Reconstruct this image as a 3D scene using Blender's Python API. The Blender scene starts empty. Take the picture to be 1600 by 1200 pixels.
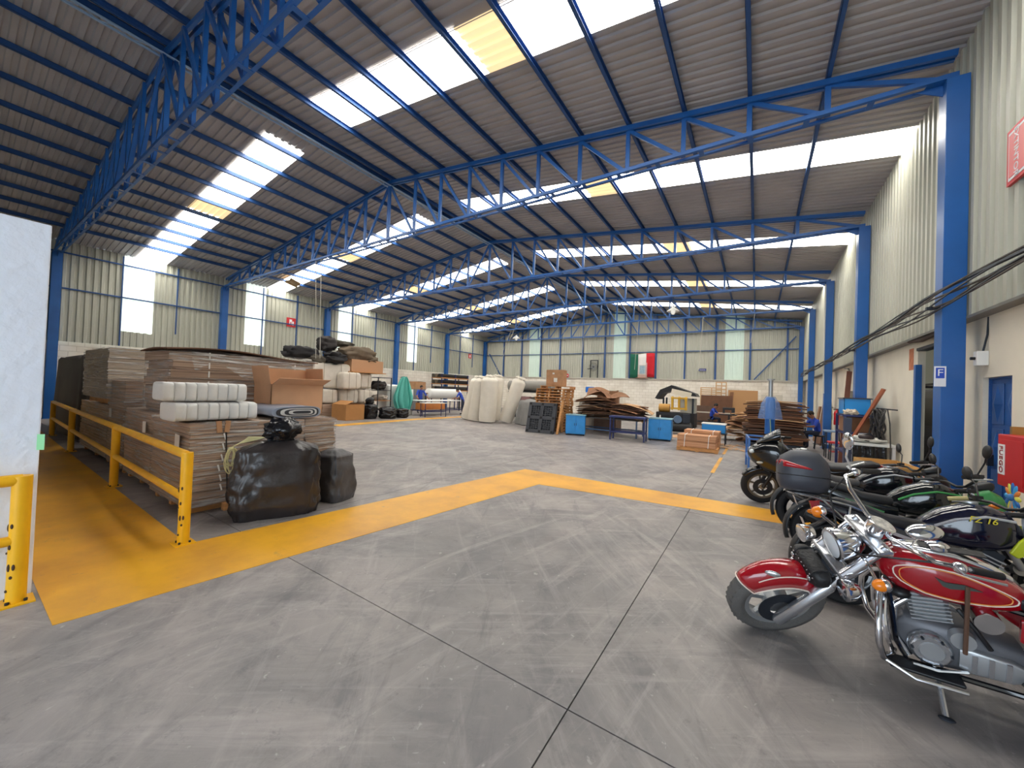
import bpy, bmesh, math, random
from mathutils import Vector, Matrix, noise, Euler

# ------------------------------------------------------------------ scene, camera, light
scene = bpy.context.scene
col = scene.collection
rnd = random.Random(7)

F_PX, YAW, PITCH, ROLL = 585.5, .5801, .0153, .0381
CAM_H = 1.7
_c, _s = math.cos(YAW), math.sin(YAW)
_fwd = Vector((-_s*math.cos(PITCH), _c*math.cos(PITCH), math.sin(PITCH)))
_right = Vector((_c, _s, 0))
_up = _right.cross(_fwd)
_r2 = _right*math.cos(ROLL) + _up*math.sin(ROLL)
_u2 = -_right*math.sin(ROLL) + _up*math.cos(ROLL)
cam_data = bpy.data.cameras.new('camera')
cam_data.sensor_width = 36.0
cam_data.lens = 36.0*F_PX/1600.0
cam_data.clip_start, cam_data.clip_end = .05, 200
cam = bpy.data.objects.new('camera', cam_data)
cam.matrix_world = Matrix(((_r2.x, _u2.x, -_fwd.x, 0), (_r2.y, _u2.y, -_fwd.y, 0), (_r2.z, _u2.z, -_fwd.z, CAM_H), (0, 0, 0, 1)))
col.objects.link(cam)
scene.camera = cam

SKY_STRENGTH = 6.4          # overcast daylight outside the open gate behind the camera
SKYLIGHT_STRENGTH = 11.0     # daylit translucent roof sheets
WALL_PANEL_STRENGTH = .8
world = bpy.data.worlds.new('overcast_sky')
scene.world = world
world.use_nodes = True
_bg = world.node_tree.nodes['Background']
_bg.inputs[0].default_value = (.74, .87, 1.0, 1)
_bg.inputs[1].default_value = SKY_STRENGTH

scene.view_settings.view_transform = 'Standard'
scene.view_settings.look = 'None'
scene.view_settings.exposure = 0.0
scene.view_settings.gamma = 1.0
scene.view_settings.use_curve_mapping = False
scene.cycles.use_denoising = True
scene.cycles.max_bounces = 7
scene.cycles.diffuse_bounces = 4
scene.cycles.sample_clamp_indirect = 6.0

# the open gate in the south wall behind the camera is a light portal
_pl = bpy.data.lights.new('gate_portal', 'AREA')
_pl.shape = 'RECTANGLE'; _pl.size = 6.4; _pl.size_y = 4.6
_pl.cycles.is_portal = True
_po = bpy.data.objects.new('gate_portal', _pl)
_po.location = (-1.2, -5.45, 2.3); _po.rotation_euler = (math.radians(90), 0, 0)
col.objects.link(_po)

# ------------------------------------------------------------------ helpers
def lin(r, g, b):
    f = lambda c: c/12.92 if c <= .04045 else ((c+.055)/1.055)**2.4
    return (f(r/255), f(g/255), f(b/255), 1)

MATS = {}
def M(name, rgb, rough=.6, metal=0., var=0., scale=3., bump=0., bscale=40., coat=0., emis=0., spec=.5, stretch=None, trans=0., alpha=1.):
    if name in MATS: return MATS[name]
    m = bpy.data.materials.new(name); m.use_nodes = True
    nt = m.node_tree; n = nt.nodes; b = n['Principled BSDF']
    c = lin(*rgb)
    b.inputs['Base Color'].default_value = c
    b.inputs['Roughness'].default_value = rough
    b.inputs['Metallic'].default_value = metal
    b.inputs['Specular IOR Level'].default_value = spec
    b.inputs['Coat Weight'].default_value = coat
    b.inputs['Transmission Weight'].default_value = trans
    b.inputs['Alpha'].default_value = alpha
    if emis:
        b.inputs['Emission Color'].default_value = c
        b.inputs['Emission Strength'].default_value = emis
    if var or bump:
        tc = n.new('ShaderNodeTexCoord'); mp = n.new('ShaderNodeMapping')
        nt.links.new(tc.outputs['Object'], mp.inputs[0])
        if stretch: mp.inputs['Scale'].default_value = stretch
    if var:
        t = n.new('ShaderNodeTexNoise'); t.inputs['Scale'].default_value = scale; t.inputs['Detail'].default_value = 6
        nt.links.new(mp.outputs[0], t.inputs[0])
        r = n.new('ShaderNodeMapRange'); r.inputs[1].default_value = .3; r.inputs[2].default_value = .7
        r.inputs[3].default_value = 1-var; r.inputs[4].default_value = 1+var
        nt.links.new(t.outputs[0], r.inputs[0])
        h = n.new('ShaderNodeMix'); h.data_type = 'RGBA'; h.blend_type = 'MULTIPLY'; h.inputs[0].default_value = 1
        h.inputs[6].default_value = c
        nt.links.new(r.outputs[0], h.inputs[7]); nt.links.new(h.outputs[2], b.inputs['Base Color'])
    if bump:
        t2 = n.new('ShaderNodeTexNoise'); t2.inputs['Scale'].default_value = bscale; t2.inputs['Detail'].default_value = 4
        nt.links.new(mp.outputs[0], t2.inputs[0])
        bp = n.new('ShaderNodeBump'); bp.inputs['Strength'].default_value = bump; bp.inputs['Distance'].default_value = .02
        nt.links.new(t2.outputs[0], bp.inputs['Height']); nt.links.new(bp.outputs[0], b.inputs['Normal'])
    MATS[name] = m
    return m

class MB:
    """collects geometry for ONE mesh object"""
    def __init__(s): s.v = []; s.f = []; s.mi = []; s.cur = 0
    def add(s, vs, fs):
        o = len(s.v); s.v += [tuple(p) for p in vs]
        for q in fs: s.f.append(tuple(i+o for i in q)); s.mi.append(s.cur)
        return s
    def bx(s, x0, x1, y0, y1, z0, z1, R=None, piv=None):
        vs = [Vector(p) for p in ((x0,y0,z0),(x1,y0,z0),(x1,y1,z0),(x0,y1,z0),(x0,y0,z1),(x1,y0,z1),(x1,y1,z1),(x0,y1,z1))]
        if R is not None:
            pv = Vector(piv) if piv else Vector(((x0+x1)/2, (y0+y1)/2, (z0+z1)/2))
            vs = [pv + R @ (p-pv) for p in vs]
        return s.add(vs, ((0,3,2,1),(4,5,6,7),(0,1,5,4),(1,2,6,5),(2,3,7,6),(3,0,4,7)))
    def box(s, c, d, R=None):
        return s.bx(c[0]-d[0]/2, c[0]+d[0]/2, c[1]-d[1]/2, c[1]+d[1]/2, c[2]-d[2]/2, c[2]+d[2]/2, R)
    def bar(s, a, b, w, h=None, up=(0,0,1)):
        """rectangular bar from a to b"""
        a, b = Vector(a), Vector(b); h = h or w
        d = (b-a).normalized(); u = Vector(up)
        if abs(d.dot(u)) > .99: u = Vector((0,1,0))
        x = d.cross(u).normalized(); y = x.cross(d)
        vs = [p + x*(i*w/2) + y*(j*h/2) for p in (a, b) for i, j in ((-1,-1),(1,-1),(1,1),(-1,1))]
        return s.add(vs, ((3,2,1,0),(4,5,6,7),(0,1,5,4),(1,2,6,5),(2,3,7,6),(3,0,4,7)))
    def tube(s, pts, r, n=8, closed=False, caps=True):
        pts = [Vector(p) for p in pts]; k = len(pts)
        rs = r if isinstance(r, (list, tuple)) else [r]*k
        prev = None; loops = []
        for i, p in enumerate(pts):
            if closed: t = pts[(i+1) % k]-pts[i-1]
            else: t = pts[min(i+1, k-1)]-pts[max(i-1, 0)]
            t.normalize()
            if prev is None:
                u = Vector((0,0,1)) if abs(t.z) < .9 else Vector((1,0,0))
                x = t.cross(u).normalized()
            else:
                x = (prev - t*prev.dot(t))
                x = x.normalized() if x.length > 1e-6 else t.orthogonal().normalized()
            prev = x; y = t.cross(x)
            loops.append([p + (x*math.cos(2*math.pi*j/n) + y*math.sin(2*math.pi*j/n))*rs[i] for j in range(n)])
        return s.loft(loops, closed, caps)
    def loft(s, loops, closed=False, caps=True):
        n = len(loops[0]); k = len(loops)
        vs = [p for l in loops for p in l]; fs = []
        for i in range(k if closed else k-1):
            a, b = i*n, ((i+1) % k)*n
            for j in range(n): fs.append((a+j, a+(j+1) % n, b+(j+1) % n, b+j))
        if caps and not closed:
            fs.append(tuple(reversed(range(n)))); fs.append(tuple((k-1)*n+j for j in range(n)))
        return s.add(vs, fs)
    def cyl(s, a, b, r0, r1=None, n=12): return s.tube([a, b], [r0, r0 if r1 is None else r1], n)
    def lathe(s, prof, T=None, n=20, closed=False):
        """profile of (r, z) turned about local z, then placed by T"""
        T = T or Matrix.Identity(4)
        loops = [[T @ Vector((r*math.cos(2*math.pi*j/n), r*math.sin(2*math.pi*j/n), z)) for j in range(n)] for r, z in prof]
        return s.loft(loops, closed, not closed)
    def ell(s, c, r, nu=14, nv=9, T=None, e=1., amp=0., fs=2., seed=0.):
        """(super)ellipsoid, optionally crumpled with noise"""
        c = Vector(c); vs = []; fc = []
        sg = lambda a, p: math.copysign(abs(a)**p, a)
        for i in range(nv+1):
            ph = -math.pi/2 + math.pi*i/nv
            for j in range(nu):
                th = 2*math.pi*j/nu
                p = Vector((sg(math.cos(ph), e)*sg(math.cos(th), e), sg(math.cos(ph), e)*sg(math.sin(th), e), sg(math.sin(ph), e)))
                if amp:
                    q = p*fs + Vector((seed*3.1, seed*1.7, seed))
                    p = p*(1 + amp*(noise.noise(q) + .5*noise.noise(q*2.3)))
                p = Vector((p.x*r[0], p.y*r[1], p.z*r[2]))
                if T is not None: p = T @ p
                vs.append(c+p)
        for i in range(nv):
            for j in range(nu):
                a, b = i*nu+j, i*nu+(j+1) % nu
                fc.append((a, b, b+nu, a+nu))
        return s.add(vs, fc)
    def torus(s, c, R, r, ax='y', n=28, m=10, T=None, flat=1.):
        loops = []
        for i in range(n):
            a = 2*math.pi*i/n; l = []
            for j in range(m):
                b = 2*math.pi*j/m
                q = R + r*math.cos(b); w = r*math.sin(b)*flat
                p = {'y': Vector((q*math.cos(a), w, q*math.sin(a))), 'z': Vector((q*math.cos(a), q*math.sin(a), w)), 'x': Vector((w, q*math.cos(a), q*math.sin(a)))}[ax]
                if T is not None: p = T @ p
                l.append(Vector(c)+p)
            loops.append(l)
        return s.loft(loops, True, False)
    def prism(s, outline, a, b, ax='y'):
        """2-D outline extruded from a to b along an axis; outline is given in the other two axes"""
        def p(u, w, t): return {'y': (u, t, w), 'x': (t, u, w), 'z': (u, w, t)}[ax]
        n = len(outline)
        vs = [p(u, w, a) for u, w in outline] + [p(u, w, b) for u, w in outline]
        fs = [tuple(range(n)), tuple(reversed(range(n, 2*n)))] + [(i, n+i, n+(i+1) % n, (i+1) % n) for i in range(n)]
        return s.add(vs, fs)
    def grid(s, fn, nu, nv):
        vs = [fn(i/nu, j/nv) for i in range(nu+1) for j in range(nv+1)]
        return s.add(vs, [(i*(nv+1)+j, (i+1)*(nv+1)+j, (i+1)*(nv+1)+j+1, i*(nv+1)+j+1) for i in range(nu) for j in range(nv)])
    def xf(s, T, start=0):
        for i in range(start, len(s.v)): s.v[i] = tuple(T @ Vector(s.v[i]))
        return s
    def build(s, name, mat, parent=None, smooth=None, bevel=0., solid=0., fix=True):
        me = bpy.data.meshes.new(name); me.from_pydata(s.v, [], s.f)
        mats = mat if isinstance(mat, (list, tuple)) else [mat]
        for q in mats: me.materials.append(q)
        if len(mats) > 1: me.polygons.foreach_set('material_index', s.mi)
        if fix:
            bm = bmesh.new(); bm.from_mesh(me); bmesh.ops.recalc_face_normals(bm, faces=bm.faces); bm.to_mesh(me); bm.free()
        if smooth:
            me.shade_smooth()
            me.set_sharp_from_angle(angle=math.radians(smooth if smooth is not True else 40))
        o = bpy.data.objects.new(name, me); col.objects.link(o)
        if parent is not None: o.parent = parent
        if bevel:
            md = o.modifiers.new('bevel', 'BEVEL'); md.width = bevel; md.segments = 2; md.limit_method = 'ANGLE'
        if solid:
            md = o.modifiers.new('solid', 'SOLIDIFY'); md.thickness = solid
        return o

def tag(o, label=None, cat=None, group=None, kind=None):
    if label: o['label'] = label
    if cat: o['category'] = cat
    if group: o['group'] = group
    if kind: o['kind'] = kind
    return o
def empty(name, loc=(0,0,0), rz=0., label=None, cat=None, group=None, kind=None):
    o = bpy.data.objects.new(name, None); o.location = loc; o.rotation_euler = (0, 0, rz); o.empty_display_size = .2
    col.objects.link(o)
    return tag(o, label, cat, group, kind)
def copy_tree(o, parent=None, loc=None, rz=None):
    c = o.copy(); col.objects.link(c)
    if parent is not None: c.parent = parent
    if loc is not None: c.location = loc
    if rz is not None: c.rotation_euler = (0, 0, rz)
    for ch in list(o.children): copy_tree(ch, c)
    return c
def shared(name, me, parent, loc=(0,0,0), rot=(0,0,0), scale=(1,1,1)):
    o = bpy.data.objects.new(name, me); col.objects.link(o); o.parent = parent
    o.location = loc; o.rotation_euler = rot; o.scale = scale
    return o
def RZ(a): return Matrix.Rotation(a, 3, 'Z')
def RX(a): return Matrix.Rotation(a, 3, 'X')
def RY(a): return Matrix.Rotation(a, 3, 'Y')
def text(name, body, size, mat, parent, loc, rot, extrude=.002, align='CENTER', shear=0.):
    cu = bpy.data.curves.new(name, 'FONT'); cu.body = body; cu.size = size; cu.extrude = extrude
    cu.align_x = align; cu.align_y = 'CENTER'; cu.shear = shear; cu.resolution_u = 3
    cu.materials.append(mat)
    t = bpy.data.objects.new(name, cu); col.objects.link(t)
    me = bpy.data.meshes.new_from_object(t.evaluated_get(bpy.context.evaluated_depsgraph_get()))
    bpy.data.objects.remove(t); bpy.data.curves.remove(cu)
    o = bpy.data.objects.new(name, me); col.objects.link(o); me.materials.clear(); me.materials.append(mat)
    if parent is not None: o.parent = parent
    o.location = loc; o.rotation_euler = rot
    return o

# ------------------------------------------------------------------ common materials
BLUE = M('blue_steel_paint', (28, 92, 164), .38, var=.12, scale=2.)
BLUE_D = M('blue_purlin_paint', (36, 78, 136), .5, var=.12, scale=3.)
YELLOW = M('yellow_rail_paint', (240, 178, 14), .42, var=.08, scale=6)
CLAD = M('ribbed_cladding', (182, 182, 168), .5, var=.10, scale=.6, stretch=(1, 1, .25))
ROOF = M('roof_sheet_underside', (174, 170, 170), .6, var=.10, scale=.8)
WHITEWALL = M('cream_plaster', (226, 218, 200), .8, var=.06, scale=1.6, bump=.15, bscale=30)
CARD = M('cardboard', (176, 132, 96), .8, var=.12, scale=5)
CARD_D = M('old_cardboard', (124, 90, 68), .85, var=.22, scale=4)
WOOD = M('pallet_wood', (196, 140, 86), .8, var=.2, scale=6, stretch=(1, 1, 4))
CHROME = M('chrome', (225, 226, 230), .12, 1.)
STEEL = M('brushed_steel', (170, 172, 176), .38, 1.)
BLACK = M('black_plastic', (22, 22, 25), .42)
BLACKG = M('black_gloss', (14, 14, 18), .12, coat=.5)
RUBBER = M('tyre_rubber', (30, 30, 32), .8, bump=.3, bscale=120)
WHITE = M('white_paint', (230, 230, 228), .6)
DARKSTEEL = M('dark_steel', (52, 56, 64), .5, .6)
# ------------------------------------------------------------------ structure
XL, XR = -21.9, 2.30            # cladding planes
XLC, XRC = -21.6, 2.06          # column inner faces
XM = (XLC+XRC)/2 + .1           # ridge
TY = [2.22 + 5.215*i for i in range(6)]   # truss lines
YS, YN = -5.5, 28.6             # south and north end walls
SL = .1229
CLB = 2.88                      # cladding starts above the masonry
ZROOF = 8.12
def zr(x): return ZROOF - SL*abs(x-XM)

# floor: cast slabs with open joints
def floor_material():
    m = bpy.data.materials.new('power_floated_concrete'); m.use_nodes = True
    nt = m.node_tree; n = nt.nodes; L = nt.links; b = n['Principled BSDF']
    g = n.new('ShaderNodeNewGeometry')
    def noise_(scale, sc=(1,1,1), rot=0., detail=6, rough=.6, dist=0.):
        m0 = n.new('ShaderNodeMapping'); m0.inputs['Rotation'].default_value = (0, 0, rot); L.new(g.outputs['Position'], m0.inputs[0])
        mp = n.new('ShaderNodeMapping'); mp.inputs['Scale'].default_value = sc
        L.new(m0.outputs[0], mp.inputs[0])
        t = n.new('ShaderNodeTexNoise'); t.inputs['Scale'].default_value = scale; t.inputs['Detail'].default_value = detail; t.inputs['Roughness'].default_value = rough; t.inputs['Distortion'].default_value = dist
        L.new(mp.outputs[0], t.inputs[0]); return t.outputs[0]
    def ramp(sock, a, b_, c0, c1):
        r = n.new('ShaderNodeMapRange'); r.inputs[1].default_value = a; r.inputs[2].default_value = b_; r.inputs[3].default_value = c0; r.inputs[4].default_value = c1
        L.new(sock, r.inputs[0]); return r.outputs[0]
    def mix(fac, a, b_, mode='MIX'):
        x = n.new('ShaderNodeMix'); x.data_type = 'RGBA'; x.blend_type = mode
        for i, s_ in ((0, fac), (6, a), (7, b_)):
            if isinstance(s_, (int, float)): x.inputs[i].default_value = s_
            elif isinstance(s_, tuple): x.inputs[i].default_value = s_
            else: L.new(s_, x.inputs[i])
        return x.outputs[2]
    base = mix(ramp(noise_(.5, dist=.6), .36, .62, 0, 1), lin(115, 111, 112), lin(154, 146, 142))
    base = mix(ramp(noise_(1.3, detail=8, rough=.68, dist=.8), .46, .66, 0, .75), base, lin(104, 101, 103))
    # pale scuffs and tyre swirls in several driving directions
    for rot, sc, s0, f in ((.2, (3., .35, 1), 1.6, .5), (-.8, (3.5, .3, 1), 1.4, .4), (.95, (4, .3, 1), 1.5, .45)):
        base = mix(ramp(noise_(s0, sc, rot, 8, .72, .5), .53, .70, 0, f), base, lin(180, 171, 167))
    base = mix(ramp(noise_(1.5, (3.2, .4, 1), -.45, 7, .7, .6), .55, .70, 0, .5), base, lin(92, 90, 94))
    base = mix(ramp(noise_(17, detail=3, dist=.6), .66, .74, 0, .5), base, lin(190, 184, 178))
    base = mix(ramp(noise_(7, detail=6, rough=.8), .56, .72, 0, .55), base, lin(88, 86, 90))
    L.new(base, b.inputs['Base Color'])
    L.new(ramp(noise_(2.2), .3, .7, .38, .58), b.inputs['Roughness'])
    bp = n.new('ShaderNodeBump'); bp.inputs['Strength'].default_value = .12; bp.inputs['Distance'].default_value = .01
    L.new(noise_(60, detail=4), bp.inputs['Height']); L.new(bp.outputs[0], b.inputs['Normal'])
    return m
CONC = floor_material()
floor = empty('floor', (0, 0, 0), kind='structure', label='worn grey concrete hall floor cast in slabs')
MB().bx(XL-.6, XR+.6, YS-6, YN+.6, -.25, -.012).build('bed', M('joint_dirt', (62, 58, 55), .9), floor)
XJ = [XL-.6] + [-.81-4.02*k for k in range(5, -1, -1)] + [XR+.6]
YJ = [YS-6, -2.3, 1.9, 6.1, 10.3, 14.5, 18.7, 22.9, YN+.6]
for i in range(len(XJ)-1):
    for j in range(len(YJ)-1):
        MB().bx(XJ[i]+.004, XJ[i+1]-.004, YJ[j]+.004, YJ[j+1]-.004, -.2, 0).build('slab', CONC, floor)

# yellow floor paint (worn)
def paint_material():
    m = bpy.data.materials.new('worn_yellow_floor_paint'); m.use_nodes = True
    nt = m.node_tree; n = nt.nodes; L = nt.links; b = n['Principled BSDF']
    g = n.new('ShaderNodeNewGeometry')
    def nz(s_, d=6, r=.6):
        t = n.new('ShaderNodeTexNoise'); t.inputs['Scale'].default_value = s_; t.inputs['Detail'].default_value = d; t.inputs['Roughness'].default_value = r
        L.new(g.outputs['Position'], t.inputs[0]); return t.outputs[0]
    def ramp(sock, a, b_, c0, c1):
        r = n.new('ShaderNodeMapRange'); r.inputs[1].default_value = a; r.inputs[2].default_value = b_; r.inputs[3].default_value = c0; r.inputs[4].default_value = c1
        L.new(sock, r.inputs[0]); return r.outputs[0]
    a = n.new('ShaderNodeMix'); a.data_type = 'RGBA'; a.inputs[6].default_value = lin(232, 170, 40); a.inputs[7].default_value = lin(206, 146, 44)
    L.new(ramp(nz(1.2), .4, .65, 0, 1), a.inputs[0])
    c = n.new('ShaderNodeMix'); c.data_type = 'RGBA'; c.inputs[7].default_value = lin(150, 128, 100)
    L.new(ramp(nz(5, 8, .75), .60, .74, 0, .7), c.inputs[0]); L.new(a.outputs[2], c.inputs[6]); L.new(c.outputs[2], b.inputs['Base Color'])
    b.inputs['Roughness'].default_value = .42
    return m
PAINT = paint_material()
def marking(pts, label, z=.003):
    n = len(pts)
    mb = MB(); mb.add([(x, y, z) for x, y in pts] + [(x, y, -.002) for x, y in pts], [tuple(range(n)), tuple(reversed(range(n, 2*n)))] + [(i, n+i, n+(i+1) % n, (i+1) % n) for i in range(n)])
    return tag(mb.build('floor_marking', PAINT), label, 'floor marking', kind='structure')
marking([(-4.62, .47), (-3.92, .47), (-3.28, 6.02), (.49, 6.43), (2.0, 6.55), (2.0, 7.2), (.54, 7.11), (-4.15, 6.97), (-4.84, 1.44), (-21.5, 1.72), (-21.5, .47)], 'worn yellow walkway painted past the railing and across the floor')
marking([(-14.33, 8.7), (-14.9, 13.2), (-14.7, 17.5), (-14.2, 17.5), (-14.3, 13.2), (-13.75, 8.7)], 'yellow floor line along the boxes and black bags', .0035)
for y0, y1 in ((9.6, 12.2), (13.0, 14.6)):
    marking([(-.85, y0), (-.77, y0), (-.77, y1), (-.85, y1)], 'thin yellow dash on the floor near the strapped cardboard bundle' if y0 < 12 else 'thin yellow dash on the floor beyond the strapped bundle', .0038)

# corrugated sheets -------------------------------------------------
def ribs(a, b, pitch, depth):
    """(position, offset) list of a trapezoid rib profile"""
    out = []; t = a
    out.append((a, 0))
    while t + pitch <= b + 1e-6:
        out += [(t+.34*pitch, 0), (t+.44*pitch, depth), (t+.82*pitch, depth), (t+.92*pitch, 0)]
        t += pitch
    out.append((b, 0)); return out
def roof_strip(mb, x0, x1, y0, y1, pitch=.175, depth=.032, dz=0.):
    pr = ribs(y0, y1, pitch, depth)
    vs = []; n = len(pr)
    for x in (x0, x1): vs += [(x, y, zr(x)+d+dz) for y, d in pr]
    for x in (x0, x1): vs += [(x, y, zr(x)+d+dz+.004) for y, d in pr]
    fs = [(i, i+1, n+i+1, n+i) for i in range(n-1)] + [(2*n+i, 3*n+i, 3*n+i+1, 2*n+i+1) for i in range(n-1)]
    fs += [(i, 2*n+i, 2*n+i+1, i+1) for i in range(n-1)] + [(n+i, n+i+1, 3*n+i+1, 3*n+i) for i in range(n-1)]
    fs += [(0, n, 3*n, 2*n), (n-1, 3*n-1, 4*n-1, 2*n-1)]
    mb.add(vs, fs)

def lit_sheet(name, rgb, strength, base=(225, 228, 225), ribvar=True):
    m = bpy.data.materials.new(name); m.use_nodes = True
    b = m.node_tree.nodes['Principled BSDF']
    b.inputs['Base Color'].default_value = lin(*base); b.inputs['Roughness'].default_value = .4
    b.inputs['Emission Color'].default_value = lin(*rgb); b.inputs['Emission Strength'].default_value = strength
    return m
SKYL = lit_sheet('daylit_translucent_sheet', (255, 250, 240), SKYLIGHT_STRENGTH)
SKYL_OLD = lit_sheet('yellowed_translucent_sheet', (250, 218, 165), 1.0, (228, 204, 160))
WPAN = lit_sheet('daylit_wall_panel', (236, 250, 240), WALL_PANEL_STRENGTH)
WPAN_B = lit_sheet('dim_wall_panel', (190, 214, 200), .22, (196, 212, 200))

ceiling = empty('ceiling', (0, 0, 0), kind='structure', label='corrugated grey roof sheeting with translucent strips')
sky_y = [(TY[i]+2.05 + (.35 if i == 0 else .0), TY[i]+3.05+(.35 if i == 0 else .0)) for i in range(5)]
sky_y = [(4.35, 5.3), (9.35, 10.3), (14.45, 15.45), (19.7, 20.7), (24.9, 25.9)]
for side in (1, -1):
    xe = XR+.02 if side > 0 else XL-.02
    mb = MB()
    ys = YS-.3
    for a, b in sky_y:
        roof_strip(mb, XM, xe, ys, a); roof_strip(mb, XM, XM+side*.95, a, b)
        ys = b
    roof_strip(mb, XM, xe, ys, YN+.3)
    mb.build('roof_sheeting', ROOF, ceiling, fix=False)
    for k, (a, b) in enumerate(sky_y):
        xa, xb = XM+side*.95, xe
        # one panel in every strip has yellowed
        yel = (XM+side*5.45, XM+side*6.35) if k < 2 else (XM+side*6.6, XM+side*7.5)
        for p0, p1, mt, dz in ((xa, yel[0], SKYL, .0), (yel[0], yel[1], SKYL_OLD, -.004), (yel[1], xb, SKYL, .0)):
            m2 = MB(); roof_strip(m2, p0, p1, a-.03, b+.03, dz=.006+dz); m2.build('lit_roof_panel', mt, ceiling, fix=False)
MB().add([(XM-.3, YS-.3, zr(XM)+.06), (XM, YS-.3, zr(XM)+.11), (XM+.3, YS-.3, zr(XM)+.06), (XM-.3, YN+.3, zr(XM)+.06), (XM, YN+.3, zr(XM)+.11), (XM+.3, YN+.3, zr(XM)+.06)],
         [(0, 1, 4, 3), (1, 2, 5, 4)]).build('ridge_cap', ROOF, ceiling, solid=.01)

# walls -------------------------------------------------------------
def clad_wall_y(mb, x, y0, y1, z0, z1, sgn, pitch=.2, depth=.035):
    """ribbed sheet in a plane x = const"""
    pr = ribs(y0, y1, pitch, depth); n = len(pr)
    vs = [(x-sgn*d, y, z0) for y, d in pr] + [(x-sgn*d, y, z1) for y, d in pr] + [(x-sgn*d+sgn*.008, y, z0) for y, d in pr] + [(x-sgn*d+sgn*.008, y, z1) for y, d in pr]
    fs = [(i, i+1, n+i+1, n+i) for i in range(n-1)] + [(2*n+i, 3*n+i, 3*n+i+1, 2*n+i+1) for i in range(n-1)] + [(i, 2*n+i, 2*n+i+1, i+1) for i in range(n-1)]
    mb.add(vs, fs)
def clad_wall_x(mb, y, x0, x1, z0, ztop, pitch=.2, depth=.035):
    pr = ribs(x0, x1, pitch, depth); n = len(pr)
    vs = [(x, y-d, z0) for x, d in pr] + [(x, y-d, ztop(x)) for x, d in pr] + [(x, y-d+.008, z0) for x, d in pr] + [(x, y-d+.008, ztop(x)) for x, d in pr]
    fs = [(i, i+1, n+i+1, n+i) for i in range(n-1)] + [(2*n+i, 3*n+i, 3*n+i+1, 2*n+i+1) for i in range(n-1)] + [(i, 2*n+i, 2*n+i+1, i+1) for i in range(n-1)]
    mb.add(vs, fs)
ZE_R, ZE_L = zr(XR)+.03, zr(XL)+.03

def brick_material():
    m = bpy.data.materials.new('whitewashed_brick'); m.use_nodes = True
    nt = m.node_tree; n = nt.nodes; L = nt.links; b = n['Principled BSDF']
    g = n.new('ShaderNodeNewGeometry'); sep = n.new('ShaderNodeSeparateXYZ'); L.new(g.outputs['Position'], sep.inputs[0])
    ad = n.new('ShaderNodeMath'); ad.operation = 'ADD'; L.new(sep.outputs[0], ad.inputs[0]); L.new(sep.outputs[1], ad.inputs[1])
    cm = n.new('ShaderNodeCombineXYZ'); L.new(ad.outputs[0], cm.inputs[0]); L.new(sep.outputs[2], cm.inputs[1])
    t = n.new('ShaderNodeTexBrick'); L.new(cm.outputs[0], t.inputs[0])
    t.inputs['Scale'].default_value = 1; t.inputs['Brick Width'].default_value = .42; t.inputs['Row Height'].default_value = .21; t.inputs['Mortar Size'].default_value = .012
    t.inputs['Color1'].default_value = lin(242, 235, 224); t.inputs['Color2'].default_value = lin(232, 224, 211); t.inputs['Mortar'].default_value = lin(214, 205, 191)
    nz = n.new('ShaderNodeTexNoise'); nz.inputs['Scale'].default_value = 1.1; nz.inputs['Detail'].default_value = 7; L.new(g.outputs['Position'], nz.inputs[0])
    r = n.new('ShaderNodeMapRange'); r.inputs[1].default_value = .5; r.inputs[2].default_value = .75; r.inputs[3].default_value = 0; r.inputs[4].default_value = .5; L.new(nz.outputs[0], r.inputs[0])
    x = n.new('ShaderNodeMix'); x.data_type = 'RGBA'; x.inputs[7].default_value = lin(186, 170, 150); L.new(r.outputs[0], x.inputs[0]); L.new(t.outputs[0], x.inputs[6])
    L.new(x.outputs[2], b.inputs['Base Color']); b.inputs['Roughness'].default_value = .85
    bp = n.new('ShaderNodeBump'); bp.inputs['Strength'].default_value = .4; bp.inputs['Distance'].default_value = .01; bp.invert = True
    L.new(t.outputs['Fac'], bp.inputs['Height']); L.new(bp.outputs[0], b.inputs['Normal'])
    return m
BRICK = brick_material()

# right wall: cladding over plastered masonry with a door and a vehicle opening
wall_right = empty('wall_right', (XR, 0, 0), kind='structure', label='ribbed metal cladding above cream plastered wall')
def W(mb, *a, **k): return mb
wr = MB(); clad_wall_y(wr, XR, YS, YN, CLB, ZE_R, 1); wr.xf(Matrix.Translation((-XR, 0, 0))); wr.build('cladding', CLAD, wall_right, fix=False)
XMAS = XR+.10
DOOR = (6.62, 7.28, 2.08)       # y0, y1, height
OPEN = (8.45, 9.62, 2.72)
def mas(y0, y1, z0, z1): MB().bx(XMAS-XR, XMAS-XR+.10, y0, y1, z0, z1).build('masonry', WHITEWALL, wall_right)
mas(YS, DOOR[0], 0, CLB+.05); mas(DOOR[0], DOOR[1], DOOR[2], CLB+.05); mas(DOOR[1], OPEN[0], 0, CLB+.05)
mas(OPEN[0], OPEN[1], OPEN[2], CLB+.05); mas(OPEN[1], YN, 0, CLB+.05)
# flashing edge under the cladding
MB().bx(-.045, .10, YS, YN, CLB-.03, CLB+.005).build('flashing', M('flashing_grey', (120, 118, 112), .5), wall_right)

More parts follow.
